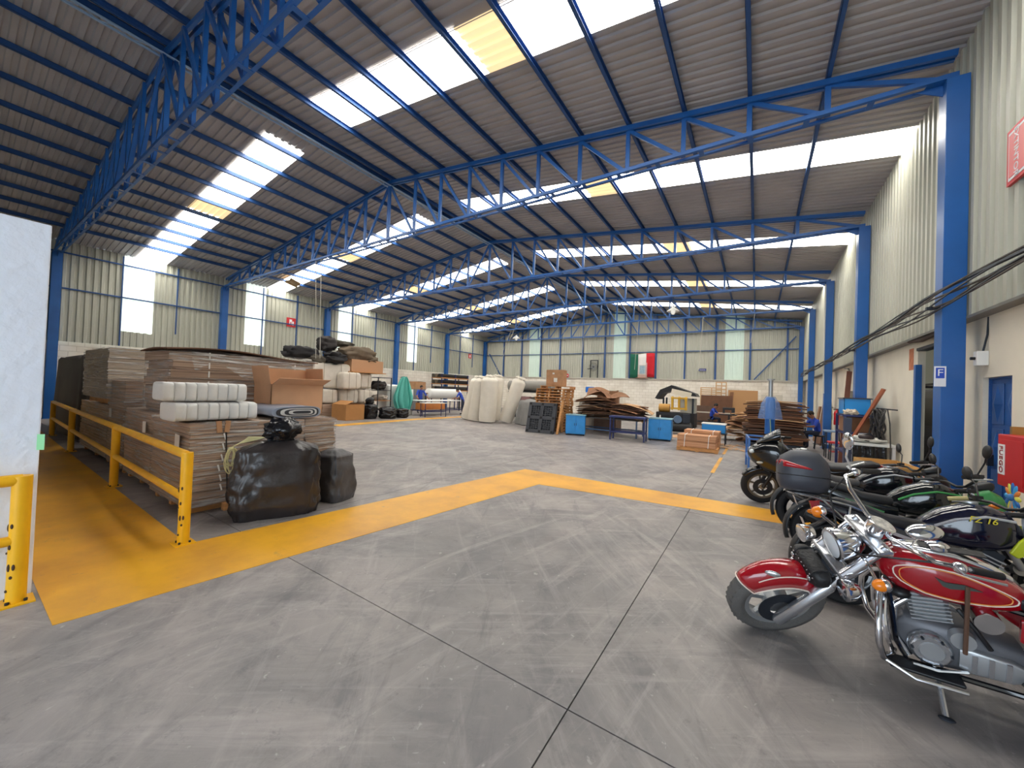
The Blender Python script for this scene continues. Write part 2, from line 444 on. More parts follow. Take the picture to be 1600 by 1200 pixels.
wall_left = empty('wall_left', (XL, 0, 0), kind='structure', label='ribbed metal cladding with bright panels above low brick wall')
LP = [(4.0, 4.95), (8.4, 9.32), (13.45, 14.35), (19.0, 19.95)]
ys = YS; wl = MB()
for a, b in LP:
    clad_wall_y(wl, 0, ys, a, CLB, ZE_L-.0, -1, depth=.055); ys = b
    clad_wall_y(wl, 0, a, b, CLB, 3.5, -1)
    m2 = MB(); clad_wall_y(m2, -.004, a-.02, b+.02, 3.48, ZE_L, -1, pitch=.24, depth=.02); m2.build('translucent_panel', WPAN, wall_left, fix=False)
clad_wall_y(wl, 0, ys, YN, CLB, ZE_L, -1, depth=.055)
wl.build('cladding', CLAD, wall_left, fix=False)
MB().bx(-.3, -.05, YS, YN, 0, CLB+.03).build('masonry', BRICK, wall_left)

wall_back = empty('wall_back', (0, YN, 0), kind='structure', label='far end wall of ribbed cladding above whitewashed brick')
BP = [(-17.0, -15.98), (-9.4, -8.47), (-1.85, -.82)]
xs = XL; wb = MB(); ztop = lambda x: zr(x)+.03
for a, b in BP:
    clad_wall_x(wb, 0, xs, a, CLB, ztop); xs = b
    m2 = MB(); clad_wall_x(m2, -.004, a-.02, b+.02, CLB, ztop, pitch=.25, depth=.02); m2.build('translucent_panel', WPAN_B, wall_back, fix=False)
clad_wall_x(wb, 0, xs, XM, CLB, ztop) if xs < XM else None
clad_wall_x(wb, 0, max(xs, XM), XR, CLB, ztop)
wb.build('cladding', CLAD, wall_back, fix=False)
MB().bx(XL, XR+.1, -.06, .2, 0, CLB-.02).build('masonry', BRICK, wall_back)
MB().bx(XL, XR+.1, -.13, .1, CLB-.05, CLB+.02).build('ledge', M('ledge_concrete', (196, 190, 178), .8), wall_back)

# south wall behind the camera, with the open gate that lets the daylight in
wall_front = empty('wall_front', (0, YS, 0), kind='structure', label='gate wall behind the viewpoint')
for x0, x1, z0, z1 in ((XL, -4.4, 0, 6.6), (2.0, XR+.3, 0, 6.6), (-4.4, 2.0, 4.6, 6.6)):
    MB().bx(x0, x1, -.2, 0, z0, z1).build('panel', CLAD, wall_front)
MB().add([(XL, 0, 6.5), (XR+.3, 0, 6.5), (XR+.3, 0, zr(XR)+.05), (XM, 0, zr(XM)+.05), (XL, 0, zr(XL)+.05)], [(0, 1, 2, 3, 4)]).build('gable', CLAD, wall_front, solid=.05)

# white office wall standing at the left edge
WHITE_ROUGH = M('rough_white_render', (232, 238, 250), .75, bump=.55, bscale=14, var=.02)
ow = MB().bx(-8.9, -4.62, -5.3, .44, 0, 2.84)
owo = tag(ow.build('wall_office', WHITE_ROUGH, bevel=.008), 'white rough-rendered office wall at the left edge beside the yellow railing', kind='structure')

# columns, girts, trusses, purlins ------------------------------------
def column(x0, x1, y, z1, label, side):
    root = empty('steel_column', ((x0+x1)/2, y, 0), label=label, cat='column')
    w = (x1-x0)/2
    MB().bx(-w, w, -.13, .13, 0, z1).build('shaft', BLUE, root, bevel=.006)
    MB().bx(-w-.05, w-.0 if side > 0 else w+.05, -.17, .17, 0, .015).build('base_plate', BLUE, root)
    MB().bx(-w-(.18 if side > 0 else 0), w+(.18 if side < 0 else 0), -.1, .1, z1, z1+.012).build('cap_plate', BLUE, root)
    # haunch plate under the truss end
    if side > 0: MB().add([(-w, -.008, z1), (-w-.28, -.008, z1), (-w, -.008, z1-.16), (-w, .008, z1), (-w-.28, .008, z1), (-w, .008, z1-.16)], [(0, 1, 2), (3, 5, 4), (0, 3, 4, 1), (1, 4, 5, 2), (2, 5, 3, 0)]).build('gusset', BLUE, root)
    else: MB().add([(w, -.008, z1), (w+.28, -.008, z1), (w, -.008, z1-.16), (w, .008, z1), (w+.28, .008, z1), (w, .008, z1-.16)], [(0, 2, 1), (3, 4, 5), (0, 1, 4, 3), (1, 2, 5, 4), (2, 0, 3, 5)]).build('gusset', BLUE, root)
    return root
ordr = ['first', 'second', 'third', 'fourth', 'fifth', 'last']
for i, y in enumerate(TY):
    yy = min(y, YN-.28)
    column(XRC-.02, XR-.04, yy, 6.12, ('blue steel column on right wall, %s from the gate' % ordr[i]) if i != 1 else 'tall blue steel column beside the blue door and parking sign', 1)
    column(XL+.05, XLC, yy, 6.12, ('blue steel column on left wall beside the white office wall' if i == 0 else 'blue steel column on left wall, %s counted from the white office wall' % ordr[i]), -1)

ZB = 6.13
PX = [XM + s*(.13+1.035*k) for k in range(0, 12) for s in (1, -1)]
def truss(y, label, planes=(0,)):
    root = empty('roof_truss', (XM, y, 0), label=label, cat='roof truss')
    zt = lambda u: 7.94 - SL*abs(u)
    hw = (XRC+.1-XM)
    mb = MB()
    for o in (-.09, .09):
        mb.bx(-hw, hw, o-.028, o+.028, ZB-.006, ZB+.0)
        mb.bx(-hw, hw, o-.028 if o < 0 else o+.02, o-.02 if o < 0 else o+.028, ZB, ZB+.06)
    k = -hw+.3
    while k < hw: mb.bx(k-.04, k+.04, -.1, .1, ZB-.014, ZB-.006); k += .75
    mb.build('bottom_chord', BLUE, root)
    for s in (1, -1):
        mb = MB()
        mb.bar((0, -.05, zt(0)), (s*hw, -.05, zt(hw)), .05, .09); mb.bar((0, .05, zt(0)), (s*hw, .05, zt(hw)), .05, .09)
        mb.build('top_chord', BLUE, root)
    us = [1.035*k+.13 for k in range(1, 11)]
    for s in (1, -1):
        for u in us:
            for o in planes: MB().bx(s*u-.038, s*u+.038, o-.03, o+.03, ZB+.02, zt(u)).build('vertical', BLUE, root)
        nodes = [0.] + us + [hw-.06]
        for a, b in zip(nodes[:-1], nodes[1:]):
            for o in planes: MB().bar((s*a, o, zt(a)-.03), (s*(b-.04), o, ZB+.05), .066, .05, up=(0, 1, 0)).build('diagonal', BLUE, root)
    MB().bx(-.04, .04, -.04, .04, ZB+.02, zt(0)).build('vertical', BLUE, root)
    return root
tl = ['massive blue roof truss overhead nearest the viewer at upper left', 'blue roof truss ending on the column beside the blue door', 'third blue roof truss from the viewer', 'fourth blue roof truss from the viewer', 'fifth blue roof truss from the viewer', 'farthest blue roof truss standing before the end wall']
for i, y in enumerate(TY): truss(min(y, YN-.28), tl[i], (0,) if i else (-.09, .09))

for k in range(0, 11):
    for s in (1, -1):
        u = 1.035*k+.13
        mb = MB()
        z1 = zr(XM+u)-.002; z0 = z1-.115
        mb.bx(-.03, -.024, YS, YN-.05, z0, z1); mb.bx(-.03, .03, YS, YN-.05, z0, z0+.006); mb.bx(-.03, .03, YS, YN-.05, z1-.006, z1)
        if s < 0: mb.xf(Matrix.Scale(-1, 4, (1, 0, 0)))
        o = mb.build('purlin', BLUE_D, ceiling)
        o.location = (XM+s*u, 0, 0)
# open-web ridge joist
rj = empty('ridge_joist', (XM, 0, 0), label='pale open-web joist under the ridge'); rj.parent = ceiling
JM = M('pale_blue_steel', (150, 178, 208), .45)
for x in (-.07, .07): MB().bx(x-.02, x+.02, YS, YN-.1, 7.83, 7.86).build('chord', JM, rj)
mb = MB(); y = YS; k = 0
while y < YN-.5:
    mb.cyl((-.07, y, 7.845), (.07, y+.2, 7.845), .008, n=5); mb.cyl((.07, y+.2, 7.845), (-.07, y+.4, 7.845), .008, n=5); y += .4
mb.build('lacing', JM, rj)

# wall girts and posts belong to their walls
def girt(name, a, b, wall, w=.06, h=.07):
    o = MB().bar((0, 0, 0), Vector(b)-Vector(a), w, h).build(name, BLUE_D, wall); o.location = Vector(a)-wall.location
for z in (4.87, 6.2): girt('girt', (XL+.07, YS, z), (XL+.07, YN-.1, z), wall_left, h=.05)
girt('girt', (XL, YN-.1, 4.85), (XR, YN-.1, 4.85), wall_back, h=.05)
for i, y in enumerate(TY[:5]):
    for q in (1.74, 3.48):
        z0 = CLB if q < 3 else 3.6
        o = MB().bx(-.03, .03, -.02, .02, z0, ZE_L-.1).build('post', BLUE_D, wall_left); o.location = (.07, y+q, 0)
for x in (-19.7, -17.75, -15.8, -13.95, -11.94, -10.07, -8.13, -6.23, -4.3, -2.4, -.44, 1.485):
    o = MB().bx(-.05, .05, -.04, .04, CLB+.02, zr(x)-.06).build('post', BLUE_D, wall_back); o.location = (x, -.1, 0)
girt('brace', (-21.3, YN-.17, 5.0), (-19.9, YN-.17, CLB+.05), wall_back)
girt('brace', (1.9, YN-.17, 5.6), (-.2, YN-.17, CLB+.05), wall_back)
# ------------------------------------------------------------------ storage zone on the left
def layered(name, c0, c1, c2, freq=60., rough=.85):
    m = bpy.data.materials.new(name); m.use_nodes = True
    nt = m.node_tree; n = nt.nodes; L = nt.links; b = n['Principled BSDF']
    g = n.new('ShaderNodeNewGeometry'); mp = n.new('ShaderNodeMapping'); mp.inputs['Scale'].default_value = (.6, .6, freq)
    L.new(g.outputs['Position'], mp.inputs[0])
    t = n.new('ShaderNodeTexNoise'); t.inputs['Scale'].default_value = 1.; t.inputs['Detail'].default_value = 3; L.new(mp.outputs[0], t.inputs[0])
    r = n.new('ShaderNodeValToRGB'); e = r.color_ramp.elements
    e[0].position = .32; e[0].color = lin(*c0); e[1].position = .7; e[1].color = lin(*c2); q = e.new(.5); q.color = lin(*c1)
    L.new(t.outputs[0], r.inputs[0]); L.new(r.outputs[0], b.inputs['Base Color']); b.inputs['Roughness'].default_value = rough
    bp = n.new('ShaderNodeBump'); bp.inputs['Strength'].default_value = .5; bp.inputs['Distance'].default_value = .01
    L.new(t.outputs[0], bp.inputs['Height']); L.new(bp.outputs[0], b.inputs['Normal'])
    return m
CARDSTK = layered('stacked_cardboard_edges', (120, 97, 82), (164, 137, 117), (194, 170, 150))
CARDSTK_D = layered('stacked_dark_cardboard_edges', (62, 42, 32), (98, 68, 50), (134, 98, 74), 45)
def wrap_material():
    m = bpy.data.materials.new('stretch_wrap_film'); m.use_nodes = True
    nt = m.node_tree; n = nt.nodes; L = nt.links; b = n['Principled BSDF']
    g = n.new('ShaderNodeNewGeometry'); mp = n.new('ShaderNodeMapping'); mp.inputs['Scale'].default_value = (1.3, 1.3, 22); mp.inputs['Rotation'].default_value = (.1, .08, 0)
    L.new(g.outputs['Position'], mp.inputs[0])
    t = n.new('ShaderNodeTexNoise'); t.inputs['Scale'].default_value = 1.6; t.inputs['Detail'].default_value = 5; L.new(mp.outputs[0], t.inputs[0])
    r = n.new('ShaderNodeMapRange'); r.inputs[1].default_value = .46; r.inputs[2].default_value = .66; r.inputs[3].default_value = .05; r.inputs[4].default_value = .72  # whitish highlight streaks of the film are put into its opacity
    L.new(t.outputs[0], r.inputs[0]); L.new(r.outputs[0], b.inputs['Alpha'])
    b.inputs['Base Color'].default_value = lin(222, 218, 214); b.inputs['Roughness'].default_value = .22
    bp = n.new('ShaderNodeBump'); bp.inputs['Strength'].default_value = .8; bp.inputs['Distance'].default_value = .03
    L.new(t.outputs[0], bp.inputs['Height']); L.new(bp.outputs[0], b.inputs['Normal'])
    return m
WRAP = wrap_material()
STRAPW = M('white_strapping', (232, 230, 226), .5)
STRAPB = M('black_strapping', (28, 28, 30), .5)
PAPER = M('paper_label', (226, 222, 214), .7)
BAGBLACK = M('black_poly_sack', (46, 41, 41), .3, bump=.8, bscale=6, var=.35, scale=4)
BAGBIN = M('black_bin_liner', (20, 20, 24), .22, bump=.8, bscale=10)
WHITEPLY = M('white_poly_sheet', (226, 226, 224), .35, bump=.4, bscale=9)
WHITEBALE = M('white_foam_bale', (222, 214, 202), .6, bump=.6, bscale=5, var=.06, scale=4)

def crumple(mb, amp, fs, seed=0):
    for i, p in enumerate(mb.v):
        q = Vector(p)*fs + Vector((seed*7.3, seed*3.1, seed*1.9))
        d = noise.noise_vector(q)
        mb.v[i] = (p[0]+d.x*amp, p[1]+d.y*amp, p[2]+d.z*amp*.5)
    return mb
def gridbox(x0, x1, y0, y1, z0, z1, n=6, top=True):
    """box with subdivided faces so that it can be crumpled"""
    mb = MB()
    L_ = lambda a, b, t: a+(b-a)*t
    mb.grid(lambda u, v: (L_(x0, x1, u), y0, L_(z0, z1, v)), n, n); mb.grid(lambda u, v: (L_(x0, x1, u), y1, L_(z0, z1, v)), n, n)
    mb.grid(lambda u, v: (x0, L_(y0, y1, u), L_(z0, z1, v)), n, n); mb.grid(lambda u, v: (x1, L_(y0, y1, u), L_(z0, z1, v)), n, n)
    if top: mb.grid(lambda u, v: (L_(x0, x1, u), L_(y0, y1, v), z1), n, n)
    return mb
def card_stack(name, label, x0, x1, y0, y1, z0, z1, layers, mat=None, wrap=True, jit=.012, cat='cardboard stack', seed=1, feet=True, splits=1, dome=0.):
    mat = mat or CARDSTK
    r = random.Random(seed)
    cx, cy = (x0+x1)/2, (y0+y1)/2
    root = empty(name, (cx, cy, z0), label=label, cat=cat)
    hx, hy, h = (x1-x0)/2, (y1-y0)/2, z1-z0
    fz = 0.
    if feet:
        fz = .09
        for sx in (-.8, 0, .8):
            MB().bx(sx*hx-.05, sx*hx+.05, -hy+.04, hy-.04, 0, fz).build('pallet_runner', WOOD, root)
    zz = fz; dh = (h-fz)/layers
    for k in range(layers):
        t = dh*r.uniform(.97, 1.0)
        for q in range(splits):
            ya, yb = -hy+2*hy*q/splits, -hy+2*hy*(q+1)/splits - (.012 if q < splits-1 else 0)
            ox, oy = r.uniform(-jit, jit), r.uniform(-jit, jit)
            mb = MB().grid(lambda u, v: (-hx+2*hx*u+ox, ya+(yb-ya)*v+oy, zz+t-.004+dome*(1-(2*u-1)**2)*(k+1)/layers), 4, 1)
            mb.grid(lambda u, v: (-hx+2*hx*u+ox, ya+(yb-ya)*v+oy, zz+dome*(1-(2*u-1)**2)*k/layers), 4, 1)
            n1 = 10
            for i in range(4): mb.f += [(i*2, (i+1)*2, n1+(i+1)*2, n1+i*2), (i*2+1, n1+i*2+1, n1+(i+1)*2+1, (i+1)*2+1)]; mb.mi += [0, 0]
            mb.f += [(0, n1, n1+1, 1), (8, 9, n1+9, n1+8)]; mb.mi += [0, 0]
            mb.build('bundle', mat, root)
        zz += dh
    if wrap:
        w = gridbox(-hx-.014, hx+.014, -hy-.014, hy+.014, fz, h+.01+dome, 12); crumple(w, .014, 4.5, seed)
        w.build('stretch_wrap', WRAP, root, smooth=60)
    return root

# front strapped stacks beside the railing
A1 = card_stack('cardboard_stack', 'wrapped stack of flat cardboard behind the railing end post, white packs on top', -7.25, -5.80, 1.70, 3.08, 0, 1.13, 11, seed=3)
for zz, dx in ((.30, 0), (.42, .01), (.55, -.005), (.68, .01), (.82, 0), (.95, .012)):
    MB().box((.745, -.36+dx+.02*math.sin(zz*9), zz), (.008, .016, .085), RX(.25)).build('strap_tab', STRAPW, A1)
MB().bar((.75, -.27, .02), (.75, -.33, 1.13), .012, .012).build('strap', STRAPB, A1)
for dy in (-.40, -.31): MB().box((.742, dy, 1.08), (.03, .055, .15), RX(.1 if dy < -.35 else -.1)).build('corner_protector', CARD, A1)
MB().box((.42, -.725, .88), (.16, .006, .19), RY(.06)).build('paper_label', PAPER, A1)
MB().box((.77, -.2, .045), (.09, .26, .09)).build('block', WOOD, A1)
A3 = card_stack('cardboard_stack', 'narrow wrapped cardboard stack behind the black sacks', -7.2, -5.82, 3.12, 3.60, 0, 1.12, 10, seed=5)
A2 = card_stack('cardboard_stack', 'wrapped low cardboard stack with paper label, under the big stack', -9.0, -7.3, 1.76, 4.0, 0, 1.15, 10, seed=8)
MB().box((.35, -1.15, .92), (.15, .006, .17), RY(-.05)).build('paper_label', PAPER, A2)
# big stack on top of it
B = card_stack('cardboard_stack', 'big wrapped cardboard stack with a brown sheet on top, raised behind the white packs', -8.65, -7.45, 1.9, 4.1, 1.16, 2.10, 7, seed=11, feet=False, mat=CARDSTK, jit=.03)
mb = MB().grid(lambda u, v: (-.68+1.36*u, -1.16+2.3*v, .97+.05*math.sin(v*5)+.03*math.sin(u*3)), 6, 10)
mb.build('cover_sheet', M('brown_sheet', (112, 78, 56), .8), B, solid=.02)
w = MB().grid(lambda u, v: (.02+.72*u, -.85+1.9*v, 1.0+.03*math.sin(v*9)-(.02 if u < .8 else .02+.34*(u-.8)*5*(1-.3*math.sin(v*11)))), 10, 14); crumple(w, .02, 5, 2); w.build('draped_film', WRAP, B, smooth=60)
for zz in (.9, .74, .6, .44): MB().box((.63, -.62, zz), (.008, .02, .1)).build('strap_tab', STRAPW, B)
for zz in (.8, .62, .5): MB().box((.63, .72, zz), (.008, .02, .1)).build('strap_tab', STRAPW, B)
# stacks farther along the railing
E1 = card_stack('cardboard_stack', 'wrapped cardboard stack at middle of the railing, shorter than its neighbours', -10.2, -9.1, 1.76, 3.3, 0, 1.6, 8, seed=14)
MB().box((-.3, -.79, 1.0), (.13, .006, .16)).build('paper_label', PAPER, E1)
D2 = card_stack('cardboard_stack', 'low cardboard stack under a pallet along the railing', -12.9, -10.28, 1.8, 3.4, 0, 1.1, 8, seed=16)

def pallet(name, label, loc, rz, L=1.2, Wd=1.0, group=None, mat=WOOD, cat='pallet', seed=0, nd=6):
    """wooden pallet: stringers, top and bottom deck boards; L along x (stringers), boards along y"""
    root = empty(name, loc, rz, label, cat, group)
    for y in (-Wd/2+.03, 0, Wd/2-.03): MB().bx(-L/2, L/2, y-.022, y+.022, .018, .105).build('stringer', mat, root)
    r = random.Random(seed)
    for k in range(nd):
        x = -L/2+.05+(L-.1)*k/(nd-1)
        MB().bx(x-.05, x+.05, -Wd/2-r.uniform(0, .01), Wd/2+r.uniform(0, .01), .105, .123).build('top_board', mat, root)
    for x in (-L/2+.05, 0, L/2-.05): MB().bx(x-.05, x+.05, -Wd/2, Wd/2, 0, .018).build('bottom_board', mat, root)
    return root
pallet('pallet', 'wooden pallet carrying the tall wrapped stack near the dark tarp', (-11.1, 2.55, 1.115), 0, 2.2, 1.5)
C_ = card_stack('cardboard_stack', 'tall wrapped pale carton stack on a pallet near the dark tarp', -12.15, -10.05, 1.7, 3.4, 1.24, 2.2, 5, seed=21, feet=False, mat=layered('pale_carton', (150, 134, 116), (172, 156, 138), (190, 176, 158), 8))

# dark tarp over goods at the far end of the railing
def drape(x0, x1, y0, y1, zt, mat, name, label, z0=.0, folds=9, amp=.09, seed=0, cat='tarp', sag=.06, flare=.12):
    root = ((x0+x1)/2, (y0+y1)/2, z0)
    n = 120; loops = []
    hx, hy = (x1-x0)/2, (y1-y0)/2
    def rim(t, sc, z, f):
        a = 2*math.pi*t; ca, sa = math.cos(a), math.sin(a)
        e = .42
        x = math.copysign(abs(ca)**e, ca)*hx; y = math.copysign(abs(sa)**e, sa)*hy
        d = Vector((x, y, 0)).normalized()
        w = noise.noise(Vector((x*folds*.35, y*folds*.35, seed+z*.15)))*amp*2.2 + noise.noise(Vector((x*folds, y*folds, seed+z*.3)))*amp*.8
        p = Vector((x*sc, y*sc, 0)) + d*(f*(w+flare))
        p.z = z + noise.noise(Vector((x*sc*1.3+seed, y*sc*1.3, 0)))*sag*(1 if z > .1 else .1)*2
        return p
    h = zt-z0
    for sc, z, f in ((.02, h, 0), (.5, h-.01, 0), (.85, h-.015, .05), (.97, h-.03, .1), (1., h-.1, .25), (1.0, h*.7, .5), (1.0, h*.4, .8), (1.0, h*.15, 1.), (1.0, .03, 1.1)):
        loops.append([rim(j/n, sc, z, f) for j in range(n)])
    mb = MB().loft(loops, False, False)
    o = mb.build(name, mat, smooth=75); o.location = root
    return tag(o, label, cat)
drape(-19.2, -13.4, 2.0, 3.6, 2.2, M('dark_brown_tarp', (52, 44, 44), .6, var=.2, scale=3), 'tarp_cover', 'dark brown tarp covering goods at the far end of the railing', seed=3)

# two white wrapped packs on the front stack
def white_pack(label, loc, rz, L=.86, Wd=.5, h=.235, n=8, seed=0):
    root = empty('wrapped_pack', loc, rz, label, 'pack', 'white packs on the cardboard stack')
    for k in range(n):
        y = -L/2 + L*(k+.5)/n
        m2 = MB().ell((0, y, h/2), (Wd/2, L/n*.56, h/2), 18, 11, e=.3, amp=.03, seed=seed+k); m2.build('sleeve', WHITEPLY, root, smooth=50)
    return root
white_pack('lower white plastic-wrapped pack on the front cardboard stack', (-6.16, 2.02, 1.15), .05, seed=1, L=.92)
white_pack('upper white plastic-wrapped pack lying crosswise on the lower one', (-6.2, 1.92, 1.40), -.04, seed=9, L=.88)

# folded silver tarp roll
tr = empty('folded_tarp', (-6.35, 3.0, 1.145), 0, 'folded silver-grey tarp roll with layered end, lying on the front stack', 'tarp')
tcol = [M('tarp_silver', (150, 160, 178), .35, bump=.3, bscale=12), M('tarp_white_layer', (212, 212, 210), .5), M('tarp_dark_layer', (52, 54, 60), .5)]
for k in range(6):
    w_, h_ = .36-.045*k, .085-.0125*k
    out = []
    for t in range(24):
        a = 2*math.pi*t/24; out.append((math.copysign(abs(math.cos(a))**.5, math.cos(a))*w_ + .01*k, .09+math.copysign(abs(math.sin(a))**.7, math.sin(a))*h_*(1+.12*math.cos(a))))
    m2 = MB().prism(out, -.55, .5+.008*k, 'x'); m2.build('fold', tcol[0] if k == 0 else tcol[1 + k % 2], tr, smooth=50)

# hank of pale rope hanging between stack and sack
rp = empty('rope_hank', (-5.62, 2.12, .72), 0, 'hank of pale yellow rope hanging beside the black sack', 'rope')
ROPE = M('pale_rope', (226, 220, 168), .8)
rr = random.Random(4)
for k in range(9):
    pts = []; L0 = rr.uniform(.1, .17); wd = rr.uniform(.03, .075); sk = rr.uniform(-.25, .25)
    for t in range(18):
        a = 2*math.pi*t/18
        pts.append((.02*math.sin(a*2+k)+.02*k*.2, wd*math.sin(a)+sk*(.1+L0*math.cos(a))*.3-.05, .1-L0+L0*math.cos(a)))
    MB().tube(pts, .006, 6, True).build('loop', ROPE, rp, smooth=True)
for k in range(6):
    pts = [(0, -.05, .1), (.03, .03+.012*k, .15+.008*k), (.06, .12, .17+.012*k), (.08, .22+.02*k, .19+.004*k)]
    MB().tube(pts, .006, 6).build('strand', ROPE, rp, smooth=True)
MB().torus((0, -.045, .1), .022, .008, 'z', 14, 6).build('knot', ROPE, rp, smooth=True)

# black sacks in front
def sack(name, label, loc, rz, dims, seed, mat, knot=True, e=.45, amp=.10, lean=(0, 0), cat='sack', group=None, hi=30):
    root = empty(name, loc, rz, label, cat, group)
    mb = MB()
    lx, ly, h = dims
    loops = []; n = hi*2; kz = hi+8
    for i in range(kz+1):
        t = i/kz
        w = min(1., .86+.9*t) * (1 - .16*max(0, t-.45)/.55) if t < .9 else (1-.16)*(1-(t-.9)/.1*.55)
        l = []
        for j in range(n):
            a = 2*math.pi*j/n; ca, sa = math.cos(a), math.sin(a)
            x = math.copysign(abs(ca)**e, ca)*lx/2*w; y = math.copysign(abs(sa)**e, sa)*ly/2*w
            q = Vector((ca*1.6+seed*5, sa*1.6, t*2.2))
            k = 1 + amp*noise.noise(q) + amp*.7*noise.noise(q*2.6) + amp*.55*(.5-abs(noise.noise(Vector((ca*3+t*2.5, sa*3-t*2, t*2+seed)))))*2*.5 + amp*.3*noise.noise(Vector((ca*9, sa*9, t*8+seed)))
            l.append(Vector((x*k+lean[0]*t, y*k+lean[1]*t, t*h)))
        loops.append(l)
    mb.loft(loops)
    mb.build('body', mat, root, smooth=70)
    if knot:
        m2 = MB(); r = random.Random(seed)
        for k in range(7):
            a = r.uniform(0, 6.28); d = r.uniform(.0, .22)
            m2.ell((lean[0]+math.cos(a)*d*lx*.5, lean[1]+math.sin(a)*d*ly*.7, h+.07+r.uniform(-.03, .10)), (lx*.17, ly*.26, .09+r.uniform(0, .05)), 14, 9, amp=.45, fs=2.4, seed=seed+k)
        m2.build('gathered_neck', BAGBIN, root, smooth=70)
    return root
sack('sack', 'big black woven sack with gathered neck, in front of the cardboard stack', (-5.17, 2.42, 0), math.radians(66), (1.0, .56, .93), 4, BAGBLACK, lean=(.03, .02), amp=.12, hi=44)
sack('sack', 'smaller dark grey sack leaning behind the big black sack', (-5.18, 3.24, 0), .3, (.5, .46, .72), 9, M('grey_sack', (72, 70, 72), .4, bump=.6, bscale=8, var=.25, scale=4), knot=False, lean=(-.05, .02))

# open cardboard box
def open_box(label, loc, rz, L, Wd, h, mat=CARD, flaps=((1, 1.2), (-1, 2.2), (2, 1.0), (-2, 1.9)), name='cardboard_box', th=.008, closed=False):
    root = empty(name, loc, rz, label, 'box')
    MB().bx(-L/2, L/2, -Wd/2, Wd/2, 0, th).build('bottom', mat, root)
    for s in (1, -1):
        MB().bx(s*L/2-th*(s > 0), s*L/2+th*(s < 0), -Wd/2, Wd/2, 0, h).build('panel', mat, root)
        MB().bx(-L/2, L/2, s*Wd/2-th*(s > 0), s*Wd/2+th*(s < 0), 0, h).build('panel', mat, root)
    for sd, ang in flaps:
        s = 1 if sd > 0 else -1
        # flap hinged on the top edge; ang 0 lies flat inward, pi/2 stands up, pi folds outward level
        if abs(sd) == 1:
            fl = Wd/2*.9
            m2 = MB().bx(-L/2+.01, L/2-.01, 0, fl, 0, th); T = Matrix.Translation((0, s*Wd/2, h)) @ Matrix.Rotation(0 if s < 0 else math.pi, 4, 'Z') @ Matrix.Rotation(ang, 4, 'X')
        else:
            fl = min(L/2*.9, Wd*.5)
            m2 = MB().bx(0, fl, -Wd/2+.01, Wd/2-.01, 0, th); T = Matrix.Translation((s*L/2, 0, h)) @ Matrix.Rotation(0 if s < 0 else math.pi, 4, 'Z') @ Matrix.Rotation(-ang, 4, 'Y')
        m2.xf(T); m2.build('flap', mat, root)
    return root
open_box('open brown cardboard box with raised flaps on the front stack', (-6.85, 3.36, 1.145), math.radians(90), .86, .6, .5, M('carton_brown', (214, 166, 128), .75, var=.06, scale=3), flaps=((-1, 2.75), (1, 1.45), (2, 1.5), (-2, 1.75)))

# yellow railings
def railing(label, posts, name='railing', ends=(0, 0)):
    root = empty(name, (posts[0][0], posts[0][1], 0), label=label, cat='railing')
    o = Vector((posts[0][0], posts[0][1], 0))
    P = [Vector((p[0], p[1], 0))-o for p in posts]
    for k, p in enumerate(P):
        MB().cyl(p, p+Vector((0, 0, .93)), .05, n=16).build('post', YELLOW, root, smooth=True)
        MB().bx(p.x-.085, p.x+.085, p.y-.085, p.y+.085, 0, .012).build('base_plate', YELLOW, root)
        m2 = MB()
        for a in range(4): m2.cyl((p.x+.06*math.cos(a*1.57+.78), p.y+.06*math.sin(a*1.57+.78), .012), (p.x+.06*math.cos(a*1.57+.78), p.y+.06*math.sin(a*1.57+.78), .03), .01, n=6)
        tag(m2.build('bolts', DARKSTEEL, root), kind='stuff')
    for z, r in ((.90, .042), (.46, .036)):
        MB().tube([p+Vector((0, 0, z)) for p in P], r, 14).build('rail', YELLOW, root, smooth=True)
    # chipped paint patches on the first post
    m2 = MB(); r = random.Random(3)
    for k in range(12):
        a = r.uniform(3.4, 6.0); z = r.choice((.05, .12, .2, .26, .4, .41, .55)) + r.uniform(-.03, .03)
        c = P[0]+Vector((.0502*math.cos(a), .0502*math.sin(a), z)); m2.ell(c, (.009, .009, r.uniform(.008, .03)), 6, 5)
    tag(m2.build('chipped_paint', M('chipped_paint', (70, 52, 40), .8), root), kind='stuff')
    return root
railing('long yellow tube railing with four posts in front of the wrapped stacks', [(-4.88, 1.42), (-8.15, 1.50), (-12.4, 1.60), (-15.85, 1.70)])
railing('yellow tube railing in front of the white office wall', [(-4.52, .36), (-4.5, -1.2), (-4.48, -2.8)])
st = MB().grid(lambda u, v: (-4.612+.02*u, .425+.035*u, -.06+.12*v), 3, 2).build('paper_note', M('green_note', (150, 220, 160), .6), solid=.003)
st.location = (0, 0, 1.16); tag(st, 'small pale green note stuck on the office wall edge', 'note')

# ------------------------------------------------------------------ left background
def bale(label, x0, x1, y0, y1, z0, z1, seed, mat=WHITEBALE, group=None, name='foam_bale', cords=True):
    root = empty(name, ((x0+x1)/2, (y0+y1)/2, z0), 0, label, 'bale', group)
    hx, hy, h = (x1-x0)/2, (y1-y0)/2, z1-z0
    MB().ell((0, 0, h/2), (hx, hy, h/2), 28, 18, e=.28, amp=.05, fs=2.5, seed=seed).build('wrapped_block', mat, root, smooth=60)
    if cords:
        for y in (-hy*.4, hy*.4):
            MB().tube([(hx*1.01, y, .02), (hx*1.02, y, h*.5), (hx*1.0, y, h*.98), (0, y, h*1.02), (-hx, y, h*.98), (-hx*1.01, y, .02)], .008, 5).build('cord', M('bale_cord', (150, 130, 100), .8), root)
    return root
bale('large white foam bale at left of the bale heap, under the dark fabric', -18.6, -17.2, 9.3, 11.5, 1.42, 2.68, 2)
